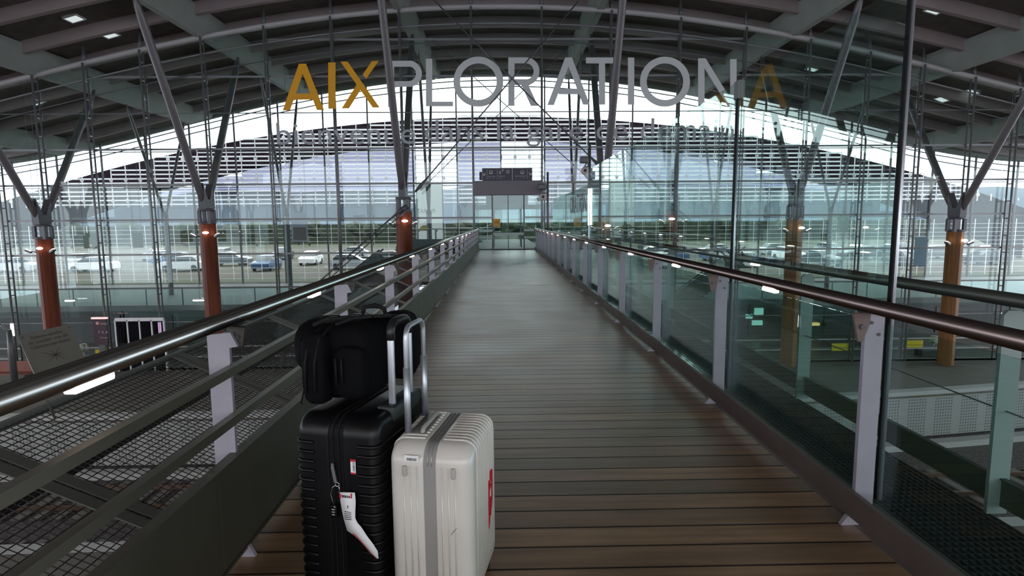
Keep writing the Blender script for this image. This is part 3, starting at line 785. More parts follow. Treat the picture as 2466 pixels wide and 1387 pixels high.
# camera poles
def cctv(px, py, Y, ph, label):
    p = at(px, py, Y)
    t = thing('security_camera', label, 'camera', (p.x, Y, p.z))
    MB().tube([(0.16, 0, -ph), (0.16, 0, 0.9)], 0.05, 8).build('pole', steel_dark, t)
    m = MB().rbox(-0.30, 0.10, -0.15, 0.15, 0.05, 0.35, 0.06, 3); m.obox((0.1, 0, 0.2), (-0.1, 0, -0.12), 0.06, 0.06); m.build('body', steel_dark, t)
    MB().ball((-0.08, -0.05, -0.28), 0.18).build('dome', mat('cream dome', (0.6, 0.5, 0.47), 0.3), t)
    MB().tube([(-0.08, -0.2, -0.28), (-0.08, -0.245, -0.28)], 0.07, 12).build('lens', ink_m, t)
    MB().tube([(-0.08, 0, -0.1), (0.16, 0, -0.1)], 0.03, 6).build('arm', steel_dark, t)
cctv(1412, 396, 26.5, 5.0, 'security camera and dome on a dark pole right of the letters, above the green screen')
cctv(1311, 460, 28.2, 3.0, 'small security camera with round dome just right of the entrance portal')
# ------------------------------------------------------------------ hall interior
st(MB().box(-46, 46, 29.0, 46, GZ - 0.3, GZ).build('hall_floor', floor_in))
st(MB().box(xl - 0.02, xr + 0.02, FY + 0.1, 46, -0.35, -0.002).build('landing_floor', grey_wall))
st(MB().box(-6.2, 6.6, 34.2, 37.0, -0.45, -0.003).build('landing_slab', grey_wall))
ld = thing('balustrade', 'grey balustrade of the landing inside the hall, left of the entrance doors', 'balustrade', (0, 0, 0))
MB().tube([(-6.1, 34.25, 1.0), (xl - 0.1, 34.25, 1.0)], 0.03, 8).build('handrail', stainless, ld)
for k in range(5):
    x = -6.0 + k * 1.05; MB().prism([(x, 0), (x + .09, 0), (x + .09, .85), (x + .17, .87), (x + .17, .95), (x, .95)], 'y', 34.22, 34.26).build('post', mull_m, ld)
MB().box(-6.15, xl - 0.1, 34.2, 34.22, 0.0, 0.42).build('kick_panel', grey_wall, ld)
st(MB().box(-46, xl - 5, 34.0, 45.8, -3.62, -3.3).build('mezzanine_slab', grey_wall))
st(MB().box(xr + 5, 46, 34.0, 45.8, -3.62, -3.3).build('mezzanine_slab', grey_wall))
for side, (a, b), lb in ((0, (-46, xl - 5), 'glass balustrade of the mezzanine inside the hall, left half'), (1, (xr + 5, 46), 'glass balustrade of the mezzanine inside the hall, right half')):
    t = thing('balustrade', lb, 'balustrade', (0, 0, 0))
    MB().box(a, b, 34.0, 34.015, -3.3, -2.35).build('glass', glass_r, t)
    MB().tube([(a, 34.0, -2.28), (b, 34.0, -2.28)], 0.035, 6).build('handrail', steel_dark, t)
    m = MB(); x = a
    while x < b: m.box(x, x + 0.05, 34.02, 34.06, -3.3, -2.3); x += 2.1
    m.build('post', steel_dark, t)
# shops under the mezzanine
def shop(x0, x1, material, label, shade):
    t = thing('shop_front', label, 'shop front', (0, 0, 0))
    MB().box(x0, x1, 36.0, 45.5, GZ, -3.63).build('wall', material, t)
    MB().box(x0, x1, 35.9, 36.0, -4.0, -3.66).build('fascia', shade, t)
    n = max(2, int((x1 - x0) / 2.2)); w = (x1 - x0) / n
    for k in range(n):
        if k % 2 == 0: MB().box(x0 + k * w + 0.15, x0 + (k + 1) * w - 0.15, 35.93, 35.99, GZ + 0.1, -4.15).build('window', dark_wall, t)
shop(-44, -23.5, dark_wall, 'dark shop front under the mezzanine at the far left', green_wall)
shop(-23.4, -17.2, green_wall, 'dark green shop front behind the leftmost timber column', grey_wall)
shop(-17.1, -8.5, green_wall, 'green shop front behind the second timber column', green_wall)
shop(9.0, 15.5, dark_wall, 'dark shop front behind the right timber column', green_wall)
shop(15.6, 22.5, green_wall, 'green shop front behind the tall mast', grey_wall)
shop(22.6, 44, dark_wall, 'dark shop front at the far right under the mezzanine', green_wall)
# sliding doors in the glass front, left
d2 = struct('door_2')
a, b = at(277, 766, FY - .6), at(394, 766, FY - .6)
m = MB().box(a.x, b.x, FY - 0.66, FY - 0.56, a.z - 0.16, a.z); n = 5
for k in range(n):
    x = a.x + (b.x - a.x) * k / (n - 1); m.box(x - 0.03, x + 0.03, FY - 0.66, FY - 0.56, GZ, a.z - 0.1)
m.build('door_frame', white_steel, d2)
MB().box(a.x, b.x, FY - 0.62, FY - 0.60, GZ, a.z - 0.1).build('leaf_glass', glass('dark door glass', (0.25, 0.22, 0.28), 0.04), d2)
MB().box(a.x + 0.1, a.x + 0.55, FY - 0.63, FY - 0.61, GZ + 0.75, GZ + 1.0).build('red_band', mat('faded red', (0.35, 0.08, 0.10), 0.6), d2)
# direction totem
tt = thing('totem_sign', 'dark upright sign with white symbols beside the white sliding doors', 'sign', (0, 0, 0))
a, b = at(224, 768, FY - .75), at(262, 830, FY - .75)
MB().box(a.x, b.x, FY - 0.8, FY - 0.7, b.z, a.z).build('panel', mat('totem face', (0.05, 0.02, 0.03), 0.5), tt)
MB().box(a.x - 0.05, b.x + 0.05, FY - 0.82, FY - 0.7, a.z, a.z + 0.08).build('top_light', mat('pink strip', (1, 0.62, 0.6), 0.5, emit=0.9), tt)
text('Sortie', signtxt, tt, (a.x + 0.38, FY - 0.801, a.z - 0.28), (1, 0, 0), (0, 0, 1), 0.3, 0.1)
text('P  K  A', signtxt, tt, (a.x + 0.25, FY - 0.801, a.z - 0.72), (1, 0, 0), (0, 0, 1), 0.45, 0.12)
text('Parking', signtxt, tt, (a.x + 0.3, FY - 0.801, a.z - 0.98), (1, 0, 0), (0, 0, 1), 0.38, 0.07)
MB().box(a.x + 0.15, a.x + 0.30, FY - 0.804, FY - 0.8, a.z - 0.28, a.z - 0.14).build('symbol', mat('pale red symbol', (0.7, 0.35, 0.3), 0.5), tt)
MB().box(a.x + 0.2, a.x + 0.5, FY - 0.8, FY - 0.75, GZ, b.z).build('post', steel_dark, tt)
# exit sign right
es = thing('exit_sign', 'small navy exit sign on the glass doors behind the near right post', 'sign', (0, 0, 0))
a, b = at(2084, 820, FY - .3), at(2135, 842, FY - .3)
MB().box(a.x, b.x, FY - 0.3, FY - 0.27, b.z, a.z).build('panel', mat('navy', (0.02, 0.03, 0.08), 0.5), es)
text('Sortie', paper_m, es, (a.x + 0.12, FY - 0.301, b.z + 0.2), (1, 0, 0), (0, 0, 1), 0.5, 0.15)
# yellow adverts
for i, (p0, p1, q0, q1, lb) in enumerate(((230, 268, 842, 858, 'yellow panel low on the glass front at the left, behind the handrail'), (2003, 2044, 827, 844, 'yellow panel low on the glass front left of the tall mast'), (2184, 2221, 820, 836, 'yellow panel low on the glass front right of the tall mast'))):
    a, b = at(p0, q0, FY - .05), at(p1, q1, FY - .05)
    t = thing('yellow_panel', lb, 'panel', (0, 0, 0), 0, 'yellow panels on the glass front')
    MB().box(a.x, b.x, FY - 0.09, FY - 0.03, b.z, a.z).build('face', yel_ad, t)
    MB().box(a.x, b.x, FY - 0.093, FY - 0.089, (a.z + b.z) / 2 - 0.05, (a.z + b.z) / 2 - 0.03).build('stripe', ink_m, t)
# table lamps on counters
def lampshade(px, py, Y, label):
    p = at(px, py, Y)
    t = thing('table_lamp', label, 'lamp', (p.x, Y, p.z), 0, 'white table lamps in the hall')
    MB().tube([(0, 0, 0.22), (0, 0, 0.62)], [0.23, 0.15], 16).build('lamp_shade', mat('lamp shade', (0.62, 0.60, 0.50), 0.7), t)
    MB().tube([(0, 0, -0.05), (0, 0, 0.0), (0, 0, 0.25)], [0.12, 0.03, 0.03], 10).build('base', mat('lamp foot', (0.8, 0.78, 0.7), 0.4), t)
    z = p.z - GZ
    c = thing('counter', 'dark counter under the ' + label.split(' standing')[0], 'counter', (p.x, Y, GZ))
    MB().box(-0.8, 0.8, -0.3, 0.3, 0.0, z - 0.12).build('cabinet', dark_wall, c); MB().box(-0.85, 0.85, -0.35, 0.35, z - 0.12, z - 0.05).build('top', grey_wall, c)
lampshade(203, 856, 30.2, 'white table lamp at the left, right of the tilted board, standing on a counter')
lampshade(2248, 836, 30.2, 'white table lamp at the right, left of the rightmost column, standing on a counter')
# lit display on the right
tv = thing('display_screen', 'bright teal display screens on the wall of the right shop', 'screen', (0, 0, 0))
scr = mat('lit screen', (0.55, 0.95, 0.85), 0.5, emit=0.7)
for (p0, p1, q0, q1) in ((1818, 1838, 742, 758), (1797, 1812, 757, 767), (1812, 1836, 772, 783)):
    a, b = at(p0, q0, 35.8), at(p1, q1, 35.8); MB().box(a.x, b.x, 35.78, 35.9, b.z, a.z).build('screen', scr, tv)
sh = thing('shelf_light', 'warm lit shelf in the shop right of the orange column', 'shelf', (0, 0, 0))
a, b = at(1936, 777, 35.8), at(1970, 783, 35.8); MB().box(a.x, b.x, 35.6, 35.9, b.z, a.z).build('light_strip', mat('warm strip', (1.0, 0.55, 0.2), 0.5, emit=1.2), sh)
MB().box(a.x, b.x + 0.5, 35.6, 35.9, b.z - 0.06, b.z).build('board', dark_wall, sh)
# pink strip lights inside
for px, py, Y, w, lb in ((168, 724, 33.5, .5, 'left of the second timber column, low'), (481, 723, 33.5, .75, 'beside the second timber column, low'), (98, 611, 38, .6, 'at the far left above the mezzanine'),
                         (382, 603, 38, .8, 'between the two left timber columns, high'), (2062, 590, 38, .8, 'left of the tall mast, high'), (2312, 612, 38, .7, 'on the right beside the rightmost column, high'), (2372, 592, 38, .6, 'rightmost, high')):
    p = at(px, py, Y)
    t = thing('strip_light', 'pinkish strip light inside the hall, ' + lb, 'lamp', p, 0, 'strip lights inside the hall')
    MB().rbox(-w / 2, w / 2, -0.08, 0.08, -0.04, 0.04, 0.035, 3).build('tube', tube_m, t)
    MB().tube([(0, 0, 0.03), (0, 0, 1.0)], 0.012, 5).build('hanger', steel_dark, t)
    MB().box(-w / 2 - .05, w / 2 + .05, -0.1, 0.1, 0.04, 0.08).build('housing', mull_m, t)
# hanging banners and posters in the hall
bn = thing('banner', 'white banner with mirrored grey lettering and a yellow sun, between column and entrance', 'banner', (0, 0, 0))
a, b = at(1003, 441, 42.0), at(1068, 600, 42.0)
MB().box(a.x, b.x, 42.0, 42.02, b.z, a.z).build('cloth', translucent('banner cloth', (0.92, 0.96, 0.94), 0.75), bn)
text('PLORAT', letter2_m, bn, (b.x - 0.55, 41.99, a.z - (a.z - b.z) * 0.45), (-1, 0, 0), (0, 0, 1), 1.25, 0.3, 'lettering', 0.005)
c = at(1024, 556, 42.0)
m = MB()
pts_ = [(c.x + 0.42 * math.cos(PI * k / 16), c.z + 0.42 * math.sin(PI * k / 16)) for k in range(17)]
m.prism(pts_, 'y', 41.98, 41.995); m.build('sun_mark', mat('pale yellow print', (0.75, 0.58, 0.2), 0.7), bn)
MB().box(a.x - .04, a.x, 41.98, 42.04, b.z, a.z + 2.8).build('frame', mull_m, bn); MB().box(b.x, b.x + .05, 41.98, 42.04, b.z, a.z + 2.8).build('frame', mull_m, bn)
def poster(p0, p1, q0, q1, Y, mt_, label, grp=None, sub_=None):
    a, b = at(p0, q0, Y), at(p1, q1, Y)
    t = thing('hanging_panel', label, 'panel', (0, 0, 0), 0, grp)
    MB().box(a.x, b.x, Y, Y + 0.04, b.z, a.z).build('panel', mt_, t)
    MB().tube([(a.x + 0.05, Y + .02, a.z), (a.x + 0.05, Y + .02, hz(a.x) + 1.26)], 0.01, 5).build('wire', steel_dark, t)
    MB().tube([(b.x - 0.05, Y + .02, a.z), (b.x - 0.05, Y + .02, hz(b.x) + 1.26)], 0.01, 5).build('wire', steel_dark, t)
    if sub_: MB().box(a.x + .1, b.x - .1, Y - 0.01, Y, b.z + .1, (a.z + b.z) / 2).build('print', sub_, t)
    return t
pg = mat('grey green panel', (0.16, 0.20, 0.17), 0.6)
poster(199, 240, 561, 598, 40, pg, 'grey green hanging panel right of the leftmost timber column')
poster(318, 345, 560, 596, 40, pg, 'grey green hanging panel between the two left timber columns')
poster(700, 742, 512, 582, 38, mat('city print', (0.42, 0.44, 0.56), 0.6), 'pale lilac city poster hanging left of the footbridge', None, mat('city print lower', (0.22, 0.17, 0.17), 0.6))
poster(93, 124, 640, 752, 31.2, mat('dark banner', (0.015, 0.018, 0.02), 0.5), 'tall black banner just left of the leftmost timber column')
poster(1380, 1398, 540, 572, 36, pg, 'grey green hanging panel right of the entrance')
poster(2018, 2044, 515, 560, 40, pg, 'grey green hanging panel left of the tall mast')
poster(2205, 2228, 570, 640, 40, mat('blue panel', (0.12, 0.20, 0.26), 0.6), 'blue grey hanging panel right of the tall mast')
# escalator
for (x0, x1, lb) in ((8.2, 14.5, 'escalator inside the hall on the right, behind the glass balustrade'), (-13.5, -7.2, 'escalator inside the hall on the left, beside the stay rods')):
    t = thing('escalator', lb, 'escalator', (0, 0, 0))
    za, zb_ = (GZ, -0.1) if x0 < 0 else (-0.1, GZ)
    if x0 > 0: za, zb_ = GZ, -0.1
    if x0 > 0: A, B = Vector((x0, 35.0, GZ)), Vector((x1, 35.0, -1.2))
    else: A, B = Vector((x0, 35.0, GZ)), Vector((x1, 35.0, -1.2))
    for yo in (-0.6, 0.6):
        MB().obox(A + Vector((0, yo, 0.5)), B + Vector((0, yo, 0.5)), 0.04, 0.6).build('side_panel', grey_wall, t)
        MB().tube([A + Vector((0, yo, 1.0)), B + Vector((0, yo, 1.0))], 0.05, 8).build('handrail', steel_dark, t)
    m = MB(); n = 24
    for k in range(n):
        p = A.lerp(B, k / n); q = A.lerp(B, (k + 1) / n); m.box(p.x, q.x, 34.45, 35.55, p.z - 0.1, q.z)
    m.build('steps', steel_dark, t)
# ------------------------------------------------------------------ far front: louvres, canopy, glass
lt = lambda x: 1.45 + 8.25 - 0.0041 * x * x
lb_ = lambda x: 1.45 + 6.25 - 0.0053 * x * x
CK = 66.0 / 47.0     # the dark roof of the bus station stands well beyond the louvres
st(arch_strip(MB(), 66.0, 66.4, lambda x: 1.45 + (lb_(x / CK) - 1.45) * CK, lambda x: 1.45 + (lt(x / CK) - 1.57) * CK, -60, 60).build('outer_canopy', canopy_m))
FX = [-44.2 + 3.4 * k for k in range(27)]
for i in range(len(FX) - 1):
    x0, x1 = FX[i], FX[i + 1]; xm = (x0 + x1) / 2
    w = struct('window_%d' % (i + 101))
    MB().prism([(x0, -3.3), (x1, -3.3), (x1, hz(x1) + 0.9), (x0, hz(x0) + 0.9)], 'y', BY, BY + 0.02).build('glass', glass_b, w)
    MB().box(x0 - 0.05, x0 + 0.05, BY - 0.12, BY, -3.3, hz(x0) + 0.95).build('mullion', steel_dark, w)
    for z in (1.55, 4.2, 6.9, -1.0):
        if z < hz(x0) + .5: MB().box(x0, x1, BY - 0.06, BY, z - 0.03, z + 0.03).build('transom', steel_dark, w)
    for dz in (0.5, 0.05):
        if hz(xm) > 3: MB().obox((x0, BY - 0.05, hz(x0) + dz), (x1, BY - 0.05, hz(x1) + dz), 0.05, 0.07).build('transom', steel_dark, w)
    # tinted panes behind the louvres
    z1 = min(lb_(x0), lb_(x1)) + 0.4
    if z1 > 1.7 and not (-1.5 < xm < 2.2) and not (-7.4 < xm < -4.2):
        MB().box(x0 * 1.13, x1 * 1.13, 53.0, 53.02, 1.56, 1.45 + (z1 - 1.45) * 1.13).build('fritted_pane', glass_frit, w)
def louvre(x0, x1, k):
    m = MB()
    def slats(za, zb2, step, th):
        z = za
        while z < zb2:
            m.obox((x0 + 0.03, 47.0, z), (x1 - 0.03, 47.0, z), 0.10, th)
            z += step
    top = min(lt(x0), lt(x1))
    zlow = 2.95
    slats(zlow, top, 0.335, 0.105)
    centre = -1.6 < (x0 + x1) / 2 < 2.3
    if not centre:
        slats(-0.75, 1.2, 0.335, 0.024)
        slats(-3.0, -1.3, 0.42, 0.02)
    s_ = st(m.build('trim_%d' % (k + 10), slat_m))
    m = MB()
    for j in range(3):
        x = x0 + (x1 - x0) * j / 3
        m.box(x - 0.028, x + 0.028, 46.88, 46.93, zlow - 0.2, max(zlow, lt(x) + 0.05))
        if not centre: m.box(x - 0.012, x + 0.012, 46.88, 46.93, -3.2, 1.3)
        z = zlow + 0.3
        while z < lt(x) - 0.3:
            m.ball((x, 46.86, z), 0.15, 0.04, 0.15, 8, 5); z += 1.6
    m.build('louvre_bracket', slat_m, s_)
for i in range(len(FX) - 1): louvre(FX[i], FX[i + 1], i)
# ------------------------------------------------------------------ platforms and track
def edge_y(x): return 22.3 + 0.03 * x + 0.0032 * x * abs(x) * (1 if x > 0 else -1) * (1 if x > 0 else 0.3)
def plat(mb, xs, fy0, fy1, z0, z1):
    b = len(mb.v)
    for x in xs: mb.v += [(x, fy0(x), z0), (x, fy1(x), z0), (x, fy1(x), z1), (x, fy0(x), z1)]
    for i in range(len(xs) - 1):
        a = b + 4 * i
        for k in range(4): mb.f.append((a + k, a + (k + 1) % 4, a + 4 + (k + 1) % 4, a + 4 + k)); mb.sm.append(False)
    return mb
XS = [-50 + 2.5 * k for k in range(41)]
st(plat(MB(), XS, edge_y, lambda x: 29.4, GZ - 0.3, GZ).build('platform_floor', concrete))
st(plat(MB(), XS, lambda x: edge_y(x) - 0.12, lambda x: edge_y(x) + 0.32, GZ - 0.16, GZ + 0.012).build('platform_coping', coping_m))
# perforated wall below the platform edge
perf = mat('perforated concrete', (0.33, 0.34, 0.34), 0.8)
t_ = perf.node_tree; b_ = t_.nodes['Principled BSDF']
c_ = t_.nodes.new('ShaderNodeTexCoord'); s_x = t_.nodes.new('ShaderNodeSeparateXYZ'); t_.links.new(c_.outputs['Object'], s_x.inputs[0])
def tm(op, a, b=None, c=None):
    n = t_.nodes.new('ShaderNodeMath'); n.operation = op
    for i, q in enumerate((a, b, c)):
        if q is None: continue
        if isinstance(q, (int, float)): n.inputs[i].default_value = q
        else: t_.links.new(q, n.inputs[i])
    return n.outputs[0]
fx = tm('SUBTRACT', tm('FRACT', tm('DIVIDE', s_x.outputs['X'], 0.13)), 0.5); fz = tm('SUBTRACT', tm('FRACT', tm('DIVIDE', s_x.outputs['Z'], 0.13)), 0.5)
hole = tm('LESS_THAN', tm('MAXIMUM', tm('ABSOLUTE', fx), tm('ABSOLUTE', fz)), 0.24)
pan = tm('GREATER_THAN', tm('FRACT', tm('DIVIDE', s_x.outputs['X'], 1.3)), 0.3)
hole = tm('MULTIPLY', hole, pan)
mx_ = t_.nodes.new('ShaderNodeMix'); mx_.data_type = 'RGBA'; mx_.inputs[6].default_value = (0.33, 0.34, 0.34, 1); mx_.inputs[7].default_value = (0.10, 0.11, 0.11, 1)
t_.links.new(hole, mx_.inputs[0]); t_.links.new(mx_.outputs[2], b_.inputs['Base Color'])
st(plat(MB(), XS, lambda x: edge_y(x) + 0.02, lambda x: edge_y(x) + 0.2, -7.95, GZ - 0.16).build('platform_wall', perf))
st(plat(MB(), XS, lambda x: edge_y(x) - 1.2, lambda x: edge_y(x) - 0.75, -8.0, -7.75).build('track_kerb', coping_m))
st(MB().box(-60, 60, -20, 60, -8.3, -8.0).build('track_bed', track_m))
NE = lambda x: 13.0 + 0.02 * x
st(plat(MB(), XS, lambda x: -14.0, NE, -8.0, GZ).build('near_platform_floor', concrete))
st(plat(MB(), XS, lambda x: NE(x) - 0.3, lambda x: NE(x) + 0.1, GZ - 0.1, GZ + 0.012).build('near_platform_coping', coping_m))
rs = mat('rusty rail', (0.20, 0.13, 0.10), 0.5, 0.5)
for k, y in enumerate((14.6, 16.05, 18.6, 20.05)):
    st(MB().box(-60, 60, y - 0.035, y + 0.035, -8.0, -7.83).build('track_rail', rs))
m = MB(); x = -40
while x < 40: m.box(x, x + 0.26, 13.9, 16.7, -8.0, -7.94); m.box(x, x + 0.26, 17.9, 20.6, -8.0, -7.94); x += 0.62
st(m.build('track_sleepers', mat('sleeper', (0.2, 0.19, 0.18), 0.9)))
# bench on the platform, far left
bc = thing('platform_bench', 'reddish bench on the platform at the left edge', 'bench', at(12, 870, 27))
bc.location.z = GZ
rd = mat('red brown seat', (0.25, 0.09, 0.07), 0.6)
MB().box(-1.2, 1.2, -0.25, 0.25, 0.42, 0.47).build('seat', rd, bc); MB().box(-1.2, 1.2, 0.22, 0.27, 0.47, 0.95).build('backrest', rd, bc)
for x in (-1.0, 1.0): MB().box(x - .04, x + .04, -0.2, 0.25, 0, 0.42).build('leg', steel_dark, bc)
# lamp post at far left on the platform
lpz = thing('platform_mast', 'grey tapered mast with a slanting arm on the platform at the left edge', 'mast', (at(28, 850, 26.5).x, 26.5, GZ))
MB().tube([(0, 0, 0), (0, 0, 1.6), (0, 0, 2.6)], [0.14, 0.14, 0.09], 10).build('pole', steel_dark, lpz); MB().tube([(0, 0, 2.4), (-0.6, 0, 3.1)], 0.05, 8).build('arm', mull_m, lpz)
# ------------------------------------------------------------------ outside, beyond the hall
st(MB().box(-900, 900, 46.2, 900, -3.6, -3.3).build('ground', grass_m))
st(MB().box(-120, 120, 50, 112, -3.32, -3.28).build('car_park_ground', sand_m))
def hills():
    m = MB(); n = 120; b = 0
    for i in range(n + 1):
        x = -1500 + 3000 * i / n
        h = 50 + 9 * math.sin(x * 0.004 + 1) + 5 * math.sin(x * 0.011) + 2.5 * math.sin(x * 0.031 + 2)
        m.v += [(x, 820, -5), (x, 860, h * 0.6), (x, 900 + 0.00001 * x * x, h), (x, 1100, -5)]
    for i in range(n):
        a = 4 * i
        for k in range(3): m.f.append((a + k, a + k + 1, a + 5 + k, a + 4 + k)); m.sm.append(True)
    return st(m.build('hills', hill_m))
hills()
ORD = ['first', 'second', 'third', 'fourth', 'fifth', 'sixth', 'seventh', 'eighth', 'ninth', 'tenth', 'eleventh', 'twelfth', 'thirteenth', 'fourteenth', 'fifteenth', 'sixteenth', 'seventeenth', 'eighteenth', 'nineteenth', 'twentieth']
ORD += ['twenty-' + q for q in ORD[:9]] + ['thirtieth'] + ['thirty-' + q for q in ORD[:9]]
def make_tree():
    t = thing('tree', 'x', 'tree', (0, 0, 0), 0, 'trees beyond the car park')
    m = MB()
    for k in range(14):
        a = random.uniform(0, 6.28); r = random.uniform(0, 2.2)
        m.ball((r * math.cos(a), r * math.sin(a) * .7, random.uniform(2.2, 4.6) - r * .35), random.uniform(0.9, 1.6), None, random.uniform(0.8, 1.2), 10, 6)
    for i, v in enumerate(m.v): m.v[i] = (v[0] + random.uniform(-.18, .18), v[1] + random.uniform(-.18, .18), v[2] + random.uniform(-.18, .18))
    m.build('crown', tree_m, t); MB().tube([(0, 0, -0.05), (0, 0, 2.6)], [0.22, 0.13], 8).build('trunk', trunk_m, t)
    return t
t0 = make_tree(); N = 34
for i in range(N):
    t = t0 if i == 0 else dup(t0)
    x = -98 + 196 * i / (N - 1) + random.uniform(-1.5, 1.5); Y = random.uniform(116, 128)
    s = random.uniform(0.85, 1.15)
    Y = 118 + (i % 2) * 8
    t.location = (x, Y, -3.3); t.scale = (1.15 * s, 1.0 * s, s * 0.98); t.rotation_euler = (0, 0, random.uniform(0, 6.28))
    t['label'] = 'dark green tree beyond the car park, %s in the tree line from the left' % ORD[i]
st(MB().box(-300, 300, 131, 134, -3.3, 0.9).build('hedge_backdrop', tree_m))
CC = [('white', (0.75, 0.76, 0.78)), ('silver', (0.4, 0.42, 0.45)), ('dark grey', (0.06, 0.065, 0.075)), ('blue', (0.06, 0.12, 0.25)), ('black', (0.015, 0.015, 0.02))]
def make_car(cn, cc):
    t = thing('car', 'x', 'car', (0, 0, 0), 0, 'parked cars outside')
    m = MB().prism([(-2.1, .3), (2.1, .3), (2.15, .75), (1.9, .92), (1.1, .98), (-1.75, 1.0), (-2.1, .85)], 'y', -.85, .85)
    m.build('body', mat(cn + ' car paint', cc, 0.25), t)
    MB().prism([(-1.7, .98), (1.15, .97), (.45, 1.42), (-1.25, 1.45)], 'y', -.72, .72).build('cabin', mat('car window', (0.03, 0.04, 0.05), 0.1), t)
    MB().prism([(-1.2, 1.44), (.4, 1.41), (.3, 1.47), (-1.1, 1.5)], 'y', -.7, .7).build('roof', MATS[cn + ' car paint'], t)
    for x in (-1.35, 1.35):
        for y in (-.8, .8): MB().tube([(x, y - .1, .32), (x, y + .1, .32)], .32, 12).build('wheel', ink_m, t)
    return t
protos = [make_car(*c) for c in CC]; used = [False] * 5
for r, Y in enumerate((58, 66, 76)):
    cnt_ = 0
    for i in range(13):
        x = -48 + 8 * i + random.uniform(-1, 1) + r * 2
        if abs(x) < 9: continue
        k = random.randrange(5)
        t = dup(protos[k]) if used[k] else protos[k]; used[k] = True
        t.location = (x, Y + random.uniform(-1, 1), -3.28); t.rotation_euler = (0, 0, random.choice((0.1, 3.2, 1.6, -1.5)))
        t['label'] = CC[k][0] + ' car parked outside, ' + ORD[cnt_] + ' from the left in the ' + ('nearest', 'middle', 'farthest')[r] + ' row'; cnt_ += 1
# ------------------------------------------------------------------ luggage
def trolley(parent, x, ya, yb, z0, z1, r, material, grip=None, zmid=None):
    """pull-out handle: two telescopic tubes and a rounded grip"""
    t = MB()
    rr = 0.045
    pts_ = [(x, ya, z0), (x, ya, z1 - rr)]
    for k in range(1, 6):
        a = PI / 2 * k / 5; pts_.append((x, ya + rr - rr * math.cos(a), z1 - rr + rr * math.sin(a)))
    for k in range(0, 6):
        a = PI / 2 * (1 - k / 5); pts_.append((x, yb - rr + rr * math.cos(a), z1 - rr + rr * math.sin(a)))
    pts_.append((x, yb, z0))
    if grip is None:
        t.tube(pts_, r, 14); return t.build('pull_handle', material, parent)
    for y in (ya, yb): o = MB().rbox(x - r * 1.25, x + r * 1.25, y - r * .8, y + r * .8, z0, z1 - 0.06, r * .5, 3).build('pull_tube', material, parent)
    g = MB(); zc = z1 - 0.065
    gp_ = [(x, ya, zc)] + [(x, p[1], p[2]) for p in pts_[2:-1]] + [(x, yb, zc)]
    g.tube(gp_, 0.017, 12); g.build('grip', grip, o)
    return o
def wheels(parent, hx, hy, material):
    for sx in (-1, 1):
        for sy in (-1, 1):
            w = MB(); x, y = sx * hx, sy * hy
            w.tube([(x - .022, y, .027), (x - .006, y, .027)], .027, 16); w.tube([(x + .006, y, .027), (x + .022, y, .027)], .027, 16)
            o = w.build('wheel', material, parent)
            MB().rbox(x - .008, x + .008, y - .02, y + .02, .02, .062, .005, 2).build('fork', black_zip, o)
# cream suitcase
ws = thing('suitcase', 'cream hard-shell suitcase with a grey zip band, right of the black one', 'suitcase', (-0.222, 2.16, 0), math.radians(-10.5))
hw, hl, z0, z1 = 0.153, 0.215, 0.055, 0.672
for sx, nm in ((-1, 'shell'), (1, 'shell')):
    a, b = (-hw, -0.022) if sx < 0 else (0.022, hw)
    m = MB(); 
    # a shell half: rounded on its outer side, open flat towards the zip
    n = 7; R = 0.045
    def ring(inset, x):
        q = []; L = hl - inset; zt_, zb2 = z1 - inset, z0 + inset; rc = max(0.012, 0.075 - inset)
        for (cy, cz, a0) in ((L - rc, zt_ - rc, 0), (-L + rc, zt_ - rc, 90), (-L + rc, zb2 + rc, 180), (L - rc, zb2 + rc, 270)):
            for k in range(n + 1):
                t = math.radians(a0 + 90 * k / n); q.append((x, cy + rc * math.cos(t), cz + rc * math.sin(t)))
        return q
    prof = [(0.0, 0.0)]
    D = abs((a if sx < 0 else b)) - 0.022
    rings = [ring(0.002, sx * 0.022), ring(0.0, sx * 0.026), ring(0.0, sx * (0.022 + D - R))]
    for k in range(1, 7):
        t = PI / 2 * k / 6; rings.append(ring(R * (1 - math.cos(t)), sx * (0.022 + D - R + R * math.sin(t))))
    cnt = len(rings[0])
    for q in rings: m.v += q
    for i in range(len(rings) - 1):
        for j in range(cnt): m.f.append((i * cnt + j, i * cnt + (j + 1) % cnt, (i + 1) * cnt + (j + 1) % cnt, (i + 1) * cnt + j)); m.sm.append(True)
    m.f.append(tuple((len(rings) - 1) * cnt + j for j in range(cnt))); m.sm.append(False)
    m.f.append(tuple(j for j in range(cnt))); m.sm.append(False)
    # ribs: over the broad side, the top and down the front
    xo = sx * hw
    for k in range(11):
        y = -hl + 0.075 + k * (2 * hl - 0.15) / 10
        pr = [(xo, y, z0 + 0.08), (xo, y, z1 - 0.062)]
        for j in range(1, 5): t = PI / 2 * j / 5; pr.append((xo - sx * R * (1 - math.cos(t)), y, z1 - R + R * math.sin(t) + 0.0))
        pr += [(xo - sx * R, y, z1), (sx * 0.034, y, z1)]
        m.tube(pr, 0.0048, 8)
    for k in range(3):
        x = sx * (0.045 + k * 0.024)
        m.tube([(x, -hl, z0 + 0.08), (x, -hl, z1 - 0.075)], 0.0035, 8)
    sh_ = m.build('shell', white_sh, ws)
    MB().rbox(sx * 0.088 - 0.009, sx * 0.088 + 0.009, -hl - 0.010, -hl + 0.004, 0.560, 0.600, 0.006, 4).build('stud', mat('stud plastic', (0.45, 0.43, 0.40), 0.4), ws)
m = MB(); n = 7; q = []
